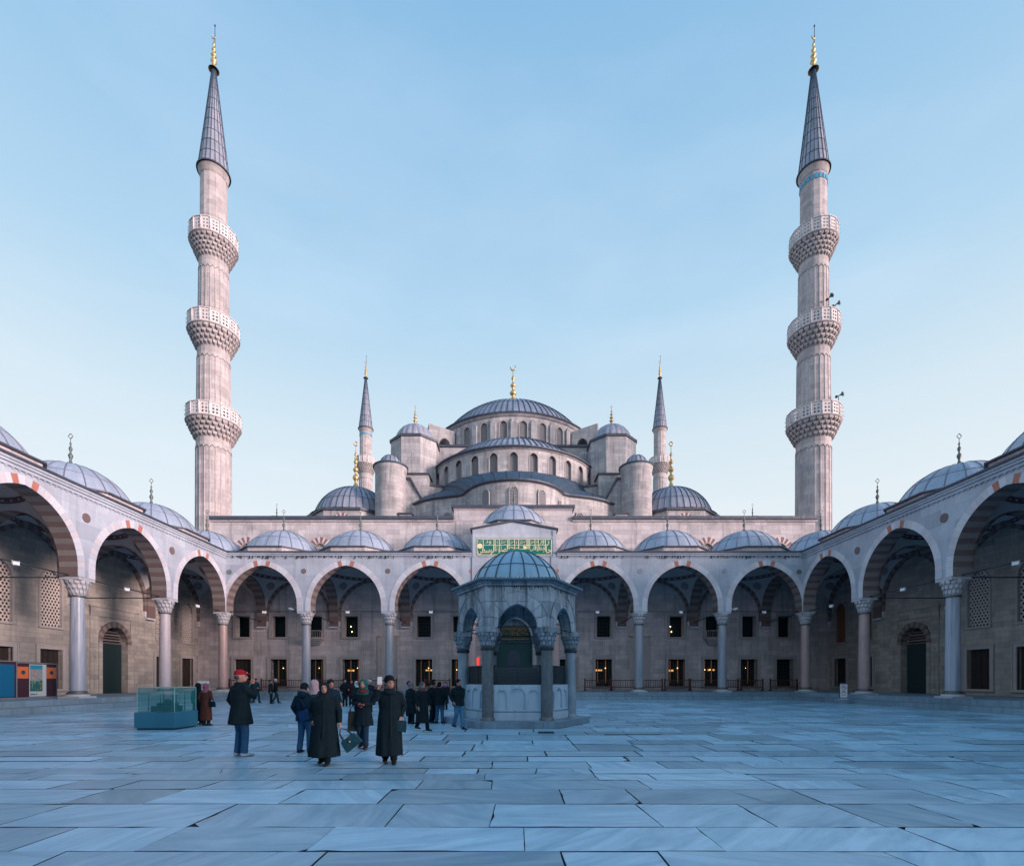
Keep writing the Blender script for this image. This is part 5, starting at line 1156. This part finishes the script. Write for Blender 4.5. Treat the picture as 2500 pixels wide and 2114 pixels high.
b = MB(PSn)
for (z, w_) in ((.52, .11), (.455, .10), (.39, .15)):
    for i in range(7): xx = -w_ + 2 * w_ * i / 7; b.box(xx, xx + 2 * w_ / 9, -.006, .0, z, z + .035)
b.build('lettering', ink, ns_)
b = MB(PSn)
for (z, w_) in ((.27, .13), (.22, .14)):
    for i in range(8): xx = -w_ + 2 * w_ * i / 8; b.box(xx, xx + 2 * w_ / 10, -.006, .0, z, z + .025)
b.build('small_print', red, ns_)
n2 = thing('standing_sign', 'white notice with a red prohibition ring standing just behind the glass display case', 'sign', (-10.95, 17.6, 0))
PS2 = frm((-10.95, 17.6), R(5)); b = MB(PS2); b.box(-.19, .19, 0, .03, .95, 1.47); b.box(-.03, .03, .01, .04, 0, .95); b.box(-.2, .2, -.15, .2, 0, .03); b.box(-.2, .2, -.01, .035, 1.36, 1.38, 1); b.build('board', [MT['white'], ink], n2); nosign(n2, PS2, 0, 1.22, .13, -.008)
# information board on the left walk, parallel to the wall
ib = thing('information_board', 'wide maroon information board with a city picture poster and orange emblems, by the left wall', 'board', (-25.0, 25.6, PLAT))
PI_ = frm((-25.0, 25.75, PLAT), R(90)); maroon = simple('board_maroon', (.045, .02, .035), .5, 0, .1); org = simple('board_orange', (.62, .16, .06), .5, 0, .25, 4)
b = MB(PI_); b.box(-2.0, 1.5, 0, .08, .05, 1.86); b.build('panel', maroon, ib)
b = MB(PI_); b.box(-.72, -.68, -.02, .1, 0, 1.9); b.box(1.5, 1.53, -.02, .1, 0, 1.86); b.box(-2, 1.53, -.02, .1, .0, .05); b.box(-2, -.7, -.02, .1, 1.86, 1.9); b.box(-.68, 1.53, -.02, .1, 1.8, 1.84); b.build('frame', simple('alu_frame', (.35, .38, .42), .4, .5, .1), ib)
for u in (-.36, 1.2):
    b = MB(PI_); b.box(u - .3, u + .27, -.012, 0, 1.02, 1.62); b.build('emblem_square', org, ib)
    b = MB(PI_); b.extr([(u - .01 + .11 * math.cos(k * PI / 10), 1.33 + .11 * math.sin(k * PI / 10)) for k in range(20)], -.016, -.012); b.build('emblem', ink, ib)
b = MB(PI_); b.box(-.05, .88, -.02, 0, .08, 1.76); b.build('poster', simple('poster_paper', (.42, .5, .55), .5, 0, .05), ib)
pc = [simple('poster_' + n_, c_, .5, 0, .5, 12) for n_, c_ in (('sea', (.02, .26, .42)), ('city', (.28, .30, .33)), ('park', (.02, .14, .13)), ('yellow', (.6, .5, .06)), ('redmark', (.5, .08, .05)), ('lawn', (.14, .3, .3)))]
b = MB(PI_); b.box(-.02, .66, -.024, -.02, 1.5, 1.72, 0); b.box(-.02, .66, -.024, -.02, .92, 1.5, 1); b.box(-.02, .66, -.024, -.02, .35, .92, 2)
rnd = random.Random(5)
for i in range(46):
    u = rnd.uniform(0, .58); z = rnd.uniform(.4, 1.5); w_ = rnd.uniform(.02, .09); b.box(u, u + w_, -.0262 - i * .00001, -.0242, z, z + rnd.uniform(.015, .04), rnd.choice((3, 3, 4, 5, 1)))
b.box(.1, .5, -.026, -.0241, .86, .92, 5); b.box(.08, .12, -.0265, -.0243, .5, .95, 5)
for i, q in enumerate((2, 2, 0, 0)): b.box(.0 + i * .1, .07 + i * .1, -.024, -.02, .16, .24, q)
b.build('poster_picture', pc, ib)
blue = mat('screen_blue', (.01, .12, .26), .15, 0, .6); b = MB(PI_); b.box(-2.0, -.82, -.014, 0, .1, 1.72); b.build('blue_panel', blue, ib)
ws_ = MB(PB); t = thing('wall_sign', 'small red lit sign on the hall wall seen left of the fountain grille', 'sign', (AX - 3.35, WALL - .1, 2.9))
b = MB(PB); b.box(-3.5, -3.15, -.1, -.02, 2.85, 3.5, 0); b.build('red_board', glow('red_sign', (1, .05, .03), .9), t); b = MB(PB); b.box(-4.1, -3.52, -.1, -.02, 2.85, 3.1, 0); b.build('white_board', 'white', t)
# ------------------------------------------------------------------ people
def remesh(me, voxel, mats, matf=None, smooth=3):
    o = bpy.data.objects.new('tmp', me); col.objects.link(o); m = o.modifiers.new('r', 'REMESH'); m.mode = 'VOXEL'; m.voxel_size = voxel; m.use_smooth_shade = True
    if smooth: s = o.modifiers.new('s', 'SMOOTH'); s.iterations = smooth; s.factor = .5
    bpy.context.view_layer.update(); out = bpy.data.meshes.new_from_object(o.evaluated_get(bpy.context.evaluated_depsgraph_get())); bpy.data.objects.remove(o); bpy.data.meshes.remove(me)
    out.materials.clear()
    for q in mats: out.materials.append(q)
    if matf:
        for p in out.polygons: p.material_index = matf(p.center)
    else: out.polygons.foreach_set('material_index', [0] * len(out.polygons))
    out.polygons.foreach_set('use_smooth', [True] * len(out.polygons))
    return out
CL = {}
def cloth(c, rough=.85):
    k = tuple(c)
    if k not in CL:
        m = mat('cloth', c, rough, 0, .15); tc = nn(m, 'ShaderNodeTexCoord'); a = noise(m, tc.outputs['Object'], 9, 6, .6); lk(m, mixc(m, scalef(m, a, .5), c, tuple(q * .45 for q in c)), bsdf(m).inputs['Base Color'])
        b_ = noise(m, tc.outputs['Object'], 5.5, 4, .6, (1.6, 1.6, .6)); bump(m, b_, .3, .03); CL[k] = m
    return CL[k]
SKIN = simple('skin', (.42, .23, .18), .6, 0, .1); EYE = mat('eye', (.02, .02, .025), .3); LIP = simple('lips', (.32, .10, .10), .5, 0, .05)
ARMS = {'down': ((.145, .01, .645), (.15, -.035, .49)), 'hold': ((.145, .01, .655), (.03, -.125, .635)), 'photo': ((.17, -.07, .735), (.12, -.13, .875)), 'face': ((.14, -.075, .70), (.05, -.125, .845)),
        'pocket': ((.155, .035, .655), (.125, -.03, .54)), 'bag': ((.16, .0, .65), (.185, -.02, .50)), 'back': ((.14, .07, .655), (.13, .09, .51)), 'fwd': ((.14, -.04, .65), (.12, -.14, .62)), 'camera': ((.15, -.06, .71), (.04, -.15, .86))}
def person(label, px, feet_px, H, face, coat, legs, head, arms=('down', 'down'), stance='stand', near=False, shoe=(.02, .025, .03), skin=None, yaw=0, pitch=0, extra=(), width=1.0, group=None):
    """coat: (colour, hem height, flare) ; legs: colour ; head: list of (kind, colour) ; face: 0 looks at the camera, + turns to its left (our right)"""
    y = 1.5 * 1212 / (feet_px - 1660); x = (px - 1250) * y / 1212
    root = thing('person', label, 'person', (x, y, .004), R(face), group); vx = .0085 if near else .014
    S = lambda p: tuple(c * H for c in p)
    st = {'stand': ((.055, .0, 0), (.055, -.015, 0)), 'walk': ((.045, -.11, 0), (.045, .12, .035)), 'wide': ((.075, .01, 0), (.07, -.01, 0)), 'step': ((.05, -.06, 0), (.05, .07, .01))}[stance]
    feet = {1: st[0], -1: st[1]}
    hy, hp = R(yaw), R(pitch); HM = Matrix.Translation((0, .005, .86)) @ Matrix.Rotation(hy, 4, 'Z') @ Matrix.Rotation(hp, 4, 'X') @ Matrix.Translation((0, -.005, -.86))
    hx = lambda p: tuple(HM @ Vector(p))
    def ringloft(mb, rings, n=20, head=False, fold=0):      # (z, rx, ry, y) in body heights
        rows = []
        for z, rx, ry, yo in rings:
            row = []
            for i in range(n):
                a = 2 * PI * i / n; q_ = 1 + (fold * max(0, (.6 - z) / .5) * (math.sin(6 * a + px) + .6 * math.sin(11 * a + 2 * px + 4 * z)) if fold else 0); p = (rx * q_ * math.cos(a), yo + ry * q_ * math.sin(a), z); p = hx(p) if head else p; row.append(mb.V(*S(p)))
            rows.append(row)
        for k in range(len(rows) - 1):
            for i in range(n): j = (i + 1) % n; mb.F((rows[k][i], rows[k][j], rows[k + 1][j], rows[k + 1][i]))
        mb.F(rows[-1]); mb.F(rows[0][::-1])
    def limb(mb, pts, rad, n=12, head=False): mb.tube([S(hx(p) if head else p) for p in pts], [(q[0] * H, q[1] * H) if isinstance(q, tuple) else q * H for q in rad], n)
    def blob(mb, c, r, head=False):
        n = 14; rows = []
        for j in range(9):
            th = PI * j / 8; rows.append([mb.V(*S((hx if head else (lambda q: q))((c[0] + r[0] * math.sin(th) * math.cos(2 * PI * i / n), c[1] + r[1] * math.sin(th) * math.sin(2 * PI * i / n), c[2] - r[2] * math.cos(th))))) for i in range(n)])
        for j in range(8):
            for i in range(n): q = (i + 1) % n; mb.F((rows[j][i], rows[j][q], rows[j + 1][q], rows[j + 1][i]))
    def legpts(s, k=1.0):
        f = feet[s]; hip = (s * .045, 0, .52); fz = f[2]; bend = -.02 - (.05 if f[1] > .05 else 0)
        kn = (s * (.045 + f[0]) / 2, f[1] * .5 + bend, .285 + fz * .3); an = (s * f[0], f[1], .05 + fz); return hip, kn, an
    # ---- body
    b = MB(); ringloft(b, [(.47, .075, .06, .0), (.53, .092, .068, .0), (.61, .078, .058, .0), (.70, .092, .066, .0), (.775, .105, .062, .004), (.815, .085, .045, .006), (.84, .04, .036, .008), (.87, .034, .036, .006)])
    ringloft(b, [(.85, .032, .034, .008), (.868, .03, .038, .0), (.88, .034, .05, -.012), (.90, .041, .058, -.008), (.925, .046, .063, -.003), (.95, .0475, .065, .0), (.972, .043, .058, .002), (.99, .027, .038, .004), (1.0, .01, .012, .005)], head=True)
    limb(b, [(0, -.06, .945), (0, -.073, .918), (0, -.064, .91)], [.006, .011, .008], 8, True)
    for s in (-1, 1): blob(b, (s * .048, .006, .93), (.006, .011, .017), True); blob(b, (s * .019, -.058, .951), (.013, .008, .004), True)
    blob(b, (0, -.06, .892), (.014, .008, .005), True)
    hands = {}
    for s in (-1, 1):
        k = arms[0] if s < 0 else arms[1]; el, wr = ARMS[k]; sh = (s * .105, .005, .80); el = (s * el[0], el[1], el[2]); wr = (s * wr[0], wr[1], wr[2])
        limb(b, [sh, tuple((sh[i] + el[i]) / 2 for i in range(3)), el, tuple((el[i] + wr[i]) / 2 for i in range(3)), wr], [.034, .029, .024, .022, .015])
        f = (Vector(wr) - Vector(el)).normalized(); inw = Vector((-s, -.2, 0)); side = f.cross(inw).normalized(); nr = side.cross(f).normalized()
        if nr.dot(inw) < 0: nr = -nr
        w0 = Vector(wr); kn = w0 + f * .05; limb(b, [tuple(w0 - f * .004), tuple(w0 + f * .02), tuple(kn)], [(.014, .012), (.022, .0105), (.022, .009)], 10)
        for j, (o_, l_) in enumerate(((-.0175, .034), (-.006, .043), (.006, .045), (.0175, .04))):
            p0 = kn + side * o_ - f * .004; p1 = p0 + f * l_ * .5 + nr * l_ * .1; p2 = p1 + f * l_ * .3 + nr * l_ * .3; limb(b, [tuple(p0), tuple(p1), tuple(p2)], [.0055, .005, .004], 8)
        th = w0 + f * .015 + side * .02; limb(b, [tuple(w0 + f * .008 + side * .01), tuple(th + side * .008 + f * .008), tuple(th + side * .012 + f * .03 + nr * .012)], [.009, .007, .005], 8)
        hands[s] = (w0 + f * .06, f)
        hip, kn_, an = legpts(s); limb(b, [(hip[0], hip[1], .53), hip, tuple((hip[i] + kn_[i]) / 2 for i in range(3)), kn_, tuple((kn_[i] + an[i]) / 2 for i in range(3)), an], [.05, .055, .046, .034, .034, .022])
        limb(b, [(an[0], an[1] + .015, an[2] - .02), (an[0] * 1.04, an[1] - .05, an[2] - .03), (an[0] * 1.08, an[1] - .1, an[2] - .036)], [(.024, .02), (.027, .016), (.02, .01)])
    inv = HM.inverted()
    def mf(c):
        q = inv @ (Vector(c) / H)
        if q.y < -.045:
            if abs(abs(q.x) - .019) < .0085 and abs(q.z - .94) < .0055: return 1
            if abs(q.x) < .016 and abs(q.z - .892) < .0045: return 2
        return 0
    me = remesh(b.mesh('person_body', [SKIN]), vx * (.8 if near else 1), [skin or SKIN, EYE, LIP], mf, 1); o = bpy.data.objects.new('body', me); col.objects.link(o); o.parent = root
    def add(mb, name, c, v=None, sm=3, rough=.85, carve=None):
        me = remesh(mb.mesh(name, [SKIN]), v or vx, [cloth(c, rough)], None, sm)
        if carve:
            hw, z0, z1 = carve
            for q_ in me.vertices:
                q = inv @ (Vector(q_.co) / H)
                if q.y < -.01 and (q.x / hw) ** 2 + ((q.z - (z0 + z1) / 2) / ((z1 - z0) / 2)) ** 2 < 1: q.y = max(q.y, -.034); q_.co = (HM @ q) * H
        o = bpy.data.objects.new(name, me); col.objects.link(o); o.parent = root; return o
    # ---- trousers or skirt, shoes
    if legs:
        b = MB(); ringloft(b, [(.44, .085, .066, .0), (.52, .1, .078, .0), (.60, .09, .068, .0)])
        for s in (-1, 1):
            hip, kn_, an = legpts(s); limb(b, [(hip[0], hip[1], .52), (hip[0], hip[1], .48), tuple((hip[i] + kn_[i]) / 2 for i in range(3)), kn_, tuple((kn_[i] + an[i]) / 2 for i in range(3)), (an[0], an[1] + .004, an[2] - .012)], [.055, .062, .054, .045, .042, .041])
        add(b, 'trousers', legs)
    for s in (-1, 1):
        hip, kn_, an = legpts(s); b = MB(); z = an[2]
        limb(b, [(an[0], an[1] + .012, z + .02), (an[0], an[1] + .008, z - .015)], [.03, .032], 12)
        limb(b, [(an[0], an[1] + .045, z - .03), (an[0], an[1] + .02, z - .026), (an[0] * 1.04, an[1] - .05, z - .03), (an[0] * 1.08, an[1] - .105, z - .037), (an[0] * 1.1, an[1] - .122, z - .04)], [(.02, .018), (.03, .025), (.031, .021), (.026, .014), (.012, .007)], 12)
        add(b, 'shoe', shoe, None, 1, .5)
    # ---- coat with sleeves
    cc, hem, flare = coat[:3]; b = MB(); w = width; sy = max(1, w * .95)
    hy0 = (feet[1][1] + feet[-1][1]) / 2
    rings = [(hem, .118 * w * flare, .1 * w * flare, 0), (hem + .02, .119 * w * flare, .1 * w * flare, 0)]
    if hem < .4: t_ = (.52 - hem) / .52; rings += [(hem + (.52 - hem) * .5, .12 * w * (1 + (flare - 1) * .55), .098 * w * (1 + (flare - 1) * .55), 0)]
    rings += [(.54, .118 * w, .092 * w, 0), (.62, .106 * w, .08 * w, 0), (.70, .115 * w, .085 * w, 0), (.775, .124 * w, .078 * sy, .002), (.81, .108 * w, .06, .006), (.835, .062, .052, .008), (.862, .05, .05, .006)]
    ringloft(b, rings, 56, fold=.055 if hem < .4 else .02)
    if near: limb(b, [(.012, -.07 * w, .80), (.012, -.088 * w, .70), (.01, -.082 * w, .62), (.012, -.094 * w, .54), (.014, -.1 * w * flare, max(hem, .3) + .02)], [.007] * 5, 8)
    for s in (-1, 1):
        k = arms[0] if s < 0 else arms[1]; el, wr = ARMS[k]; sh = (s * .104 * w, .005, .79); el = (s * el[0] * (1 + (w - 1) * .5), el[1], el[2]); wr = (s * wr[0], wr[1], wr[2])
        limb(b, [(s * .07, .005, .8), sh, tuple((sh[i] + el[i]) / 2 for i in range(3)), el, tuple((el[i] + wr[i]) / 2 for i in range(3)), tuple(el[i] + (wr[i] - el[i]) * .93 for i in range(3))], [.045, .047, .043, .038, .034, .03])
    co_ = add(b, 'coat' if hem < .48 else 'jacket', cc, vx * 1.15, 2)
    if len(coat) > 3:      # folds on long coats: a few hanging pleats
        pass
    for kind, c in head:
        b = MB()
        if kind == 'hair': blob(b, (0, .004, .953), (.0545, .0715, .0575), True); blob(b, (0, .026, .925), (.052, .05, .045), True); add(b, 'hair', c, None, 1, carve=(.046, .83, .975))
        elif kind == 'bald': blob(b, (0, .02, .925), (.0485, .05, .035), True); add(b, 'hair', c, None, 1)
        elif kind == 'hijab':
            blob(b, (0, .006, .938), (.063, .076, .074), True); ringloft(b, [(.765, .075, .07, .0), (.79, .11, .08, .0), (.82, .098, .07, .004), (.855, .066, .06, .008), (.9, .06, .066, .004)]); add(b, 'headscarf', c, carve=(.036, .876, .972))
            b = MB()
        elif kind == 'beanie': blob(b, (0, .008, .965), (.056, .067, .05), True); add(b, 'hat', c, None, 1)
        elif kind == 'hat': blob(b, (0, .008, .975), (.06, .068, .055), True); limb(b, [(0, 0, .957), (0, 0, .965)], [(.078, .085), (.074, .082)], 20, True); add(b, 'hat', c, None, 1)
        elif kind == 'cap':
            ringloft(b, [(.955, .052, .066, .004), (.975, .053, .066, .004), (.995, .045, .056, .006), (1.012, .027, .034, .006), (1.018, .006, .008, .006)], 20, True)
            rows = []
            limb(b, [(0, -.045, .962), (0, -.08, .966), (0, -.112, .956)], [(.046, .005), (.042, .005), (.022, .004)], 14, True); add(b, 'cap', c, .006, 1)
        elif kind == 'scarf': ringloft(b, [(.80, .075, .07, -.01), (.82, .085, .078, -.01), (.85, .07, .066, -.004), (.87, .055, .056, 0)]); add(b, 'scarf', c)
        elif kind == 'furhood':
            P_ = [(.072 * math.cos(2 * PI * i / 18), .03 + .06 * math.sin(2 * PI * i / 18), .872 + .028 * math.sin(2 * PI * i / 18)) for i in range(19)]; limb(b, P_, [.02] * 19, 10); add(b, 'fur_trim', c, None, 0)
            b = MB(); blob(b, (0, .075, .84), (.07, .045, .05)); add(b, 'hood', cc)
        elif kind == 'beard': blob(b, (0, -.035, .882), (.03, .032, .022), True); add(b, 'beard', c, None, 1)
        elif kind == 'white_collar': ringloft(b, [(.835, .052, .054, -.006), (.852, .047, .052, -.006)]); add(b, 'shirt_collar', c, .006, 0)
        elif kind == 'logo':
            b = MB()
            for i, (a_, w_) in enumerate(((-.016, .006), (-.006, .004), (.002, .007), (.012, .004))): b.box(a_ * H, (a_ + w_) * H, -.071 * H, -.066 * H, (.973 + .002 * (i % 2)) * H, (.983 + .003 * (i % 2)) * H)
            b.v = [tuple(Vector(hx(tuple(q / H for q in v))) * H) for v in b.v]; b.build('cap_mark', 'white', root, local=True)
        elif kind == 'gloves':
            for s in (-1, 1): q, f = hands[s]; b = MB(); limb(b, [tuple(q - f * .055), tuple(q), tuple(q + f * .03)], [(.022, .018), (.028, .02), (.02, .015)]); add(b, 'glove', c, None, 1)
    return root, hands, H
def world_of(root, p): return root.matrix_world @ Vector(p) if False else (Matrix.Translation(root.location) @ Matrix.Rotation(root.rotation_euler.z, 4, 'Z')) @ Vector(p)
def bag(name, label, at, sx, sy, sz, c, rz=0, tilt=0, strap=.25, clasp=False, side=True):
    t = thing(name, label, 'bag', at, rz); b = MB(); M_ = Matrix.Rotation(tilt, 4, 'Y')
    prof = [(-sx, -sz * 2), (sx, -sz * 2), (sx * .97, -sz), (sx * .8, 0), (-sx * .8, 0), (-sx * .97, -sz)]; off = Vector((0, 0, -strap))
    for y0, y1, m in ((-sy, sy, 0),): b.extr(prof, y0, y1)
    b.v = [tuple(M_ @ (Vector(v) + off)) for v in b.v]; b.build('bag_body', cloth(c, .4), t, local=True)
    b = MB(); 
    for q in (-sy * .6, sy * .6):
        pts = [(-sx * .55, q, 0), (-sx * .45, q * .5, strap * .6), (0, q * .2, strap), (sx * .45, q * .5, strap * .6), (sx * .55, q, 0)]; b.tube([tuple(M_ @ (Vector(p) + off)) for p in pts], .008, 6)
    b.build('handle', cloth(tuple(q * .6 for q in c), .5), t, local=True)
    if clasp: b = MB(); b.ball(tuple(M_ @ (Vector((0, -sy - .005, -sz * .8)) + off)), .018, 8); b.build('clasp', 'gold', t, local=True)
    return t
BLK = (.006, .018, .026); NVY = (.008, .03, .055); JEAN = (.035, .12, .24); LJ = (.07, .22, .38); GR = 'people standing and walking in the courtyard'
# nearest group
person('man in a bright red cap, long dark coat and baggy blue jeans standing alone', 587, 1846, 1.68, 148, (BLK, .375, 1.12), (.03, .11, .22), [('bald', (.08, .08, .09)), ('cap', (.40, .015, .03)), ('logo', 0), ('scarf', BLK)], ('face', 'pocket'), 'stand', True, (.45, .5, .55), yaw=-35, width=1.12)
r_, h_, H_ = person('person seen from behind in a dark blue jacket with a grey fur hood and jeans', 744, 1837, 1.43, 172, (NVY, .46, 1.02), JEAN, [('beanie', (.008, .015, .02)), ('hair', (.01, .015, .02)), ('furhood', (.17, .18, .2))], ('hold', 'pocket'), 'wide', True, width=1.08)
q = world_of(r_, (.02 * H_, .13 * H_, .80 * H_)); bag('shoulder_bag', 'small blue shoulder bag on the back of the fur-hooded jacket', q, .11, .035, .1, (.015, .06, .17), R(172), R(20), .28)
r_, h_, H_ = person('woman in a long black coat walking forward with a swinging handbag', 792, 1866, 1.45, 6, (BLK, .10, 1.25), BLK, [('hijab', (.008, .02, .026))], ('pocket', 'bag'), 'step', True, width=1.22, yaw=8)
q = world_of(r_, h_[1][0] * H_); bag('handbag', 'dark handbag with a small brass clasp swinging from the hand of the woman in black', q, .16, .07, .11, (.015, .07, .10), R(6), R(-38), .2, True)
r_, h_, H_ = person('young woman in a green headscarf, brown scarf and knee-length dark coat walking forward', 887, 1826, 1.51, 2, (BLK, .33, 1.22), (.015, .04, .08), [('hijab', (.015, .11, .12)), ('scarf', (.10, .035, .028)), ('gloves', (.10, .01, .03))], ('hold', 'hold'), 'step', True, (.05, .022, .02), yaw=-3)
q = world_of(r_, (-.15 * H_, -.02, .62 * H_)); bag('tote_bag', 'long dark patterned bag hanging at the side of the woman in the green headscarf', q, .1, .04, .22, (.035, .04, .035), 0, 0, .12)
r_, h_, H_ = person('person in a long black coat and black hat raising a phone to take a picture', 951, 1862, 1.55, 12, (BLK, .09, 1.12), BLK, [('hat', (.005, .012, .018)), ('hair', (.01, .015, .02)), ('scarf', (.006, .02, .028))], ('photo', 'pocket'), 'step', True, width=1.12, yaw=20, pitch=-5)
q = world_of(r_, h_[-1][0] * H_); t = thing('phone', 'pale phone held up in the raised hand of the person in the black hat', 'phone', q, R(12)); b = MB(); b.box(-.04, .04, -.03, -.02, -.02, .12); b.build('phone_body', 'white', t, local=True); b = MB(); b.box(-.034, .034, -.0195, -.019, -.01, .11); b.build('screen', 'glass', t, local=True)
q = world_of(r_, (.15 * H_, -.08, .56 * H_)); bag('satchel', 'blue-grey satchel at the hip of the person in the black hat', q, .11, .05, .1, (.012, .05, .075), R(12), R(10), .1)
person('person in a pale pink headscarf standing behind the fur-hooded person', 768, 1822, 1.5, 168, ((.02, .04, .06), .35, 1.1), BLK, [('hijab', (.42, .33, .38))], near=True)
person('man in a navy jacket with short dark hair looking down behind the handbag woman', 806, 1812, 1.52, 40, (NVY, .47, 1.0), BLK, [('hair', (.02, .02, .022))], ('fwd', 'fwd'), near=True, pitch=18)
# by the display case
r_, h_, H_ = person('woman seen from behind in a long brown coat and dusty pink headscarf', 503, 1771, 1.39, 172, ((.075, .03, .025), .13, 1.15), BLK, [('hijab', (.22, .10, .15))], ('hold', 'pocket'), near=True)
q = world_of(r_, (-.16 * H_, .02, .66 * H_)); bag('handbag', 'black handbag at the elbow of the woman in the brown coat', q, .11, .05, .09, BLK, R(172), 0, .12)
person('woman in a black headscarf and long black coat left of the woman in brown', 484, 1768, 1.40, 178, (BLK, .08, 1.15), BLK, [('hijab', (.006, .015, .022))])
# middle group left of the fountain
person('grey-haired man in a long black coat and white collar seen from the side', 1003, 1767, 1.42, 140, (BLK, .24, 1.05), BLK, [('hair', (.16, .2, .24)), ('white_collar', (.5, .5, .62))], near=True, yaw=-30, width=1.1)
person('grey-haired woman in a black jacket and long black skirt walking to the right', 1031, 1783, 1.44, 55, (BLK, .16, 1.12), BLK, [('hair', (.09, .11, .13)), ('scarf', (.1, .06, .07))], ('down', 'bag'), 'walk', near=True, width=1.1)
person('man in a dark coat bending his head, right of the grey-haired woman', 1053, 1764, 1.45, 70, (BLK, .42, 1.0), BLK, [('hair', (.012, .014, .016))], ('face', 'face'), pitch=25)
person('dark-haired man in a black coat and blue jeans seen from behind near the fountain', 1073, 1765, 1.43, 170, (BLK, .44, 1.02), JEAN, [('hair', (.01, .012, .015))], ('pocket', 'pocket'), 'wide', near=True, width=1.1)
person('tall dark-haired man facing right behind the man in jeans', 1059, 1756, 1.52, 60, (BLK, .40, 1.0), BLK, [('hair', (.01, .012, .015))])
person('woman in a purple scarf and black coat behind the group by the fountain', 1087, 1732, 1.42, -20, (BLK, .22, 1.1), BLK, [('hair', (.02, .02, .02)), ('scarf', (.22, .06, .32))])
person('man in a black jacket and light blue jeans walking past the fountain step', 1119, 1779, 1.52, 35, ((.008, .022, .028), .47, 1.02), LJ, [('hair', (.01, .012, .014)), ('scarf', (.008, .02, .026))], ('pocket', 'back'), 'walk', near=True, yaw=15, width=1.05)
person('person in a red and white cap behind the grey-haired man', 998, 1748, 1.46, 160, ((.25, .3, .34), .45, 1.0), BLK, [('cap', (.4, .03, .03)), ('hair', (.02, .02, .02))])
# far background near the steps
person('child in a teal jacket in front of the left steps', 611, 1716, 1.42, 120, ((.01, .17, .18), .45, 1.0), (.03, .1, .12), [('hair', (.02, .02, .02))], ('fwd', 'fwd'))
person('man in a dark blue jacket walking near the left steps', 626, 1716, 1.6, 75, ((.008, .04, .06), .46, 1.0), (.02, .07, .09), [('hair', (.02, .02, .02))], ('fwd', 'down'), 'walk')
person('man in dark clothes left of the man in the white cap', 661, 1717, 1.52, 100, (BLK, .44, 1.0), BLK, [('hair', (.02, .02, .02))], stance='stand')
person('man in a white skull cap and black jacket near the left steps', 673, 1716, 1.58, 120, (BLK, .45, 1.0), (.02, .06, .08), [('beanie', (.5, .52, .56))], stance='walk')
person('man in black standing far off left of the green headscarf', 842, 1724, 1.56, 30, (BLK, .42, 1.0), (.008, .02, .03), [('hair', (.015, .015, .015))], ('pocket', 'fwd'))
person('person in a dark maroon coat far off left of the green headscarf', 858, 1724, 1.52, 20, ((.03, .01, .02), .36, 1.05), BLK, [('hair', (.015, .015, .015))], ('fwd', 'fwd'))
person('person in a white headscarf just left of the green headscarf', 870, 1730, 1.45, 60, ((.012, .025, .03), .3, 1.05), BLK, [('hijab', (.5, .55, .6))])
person('person in a white hat just right of the green headscarf', 903, 1738, 1.5, -20, ((.01, .03, .05), .4, 1.0), BLK, [('beanie', (.5, .55, .6))], ('fwd', 'down'))
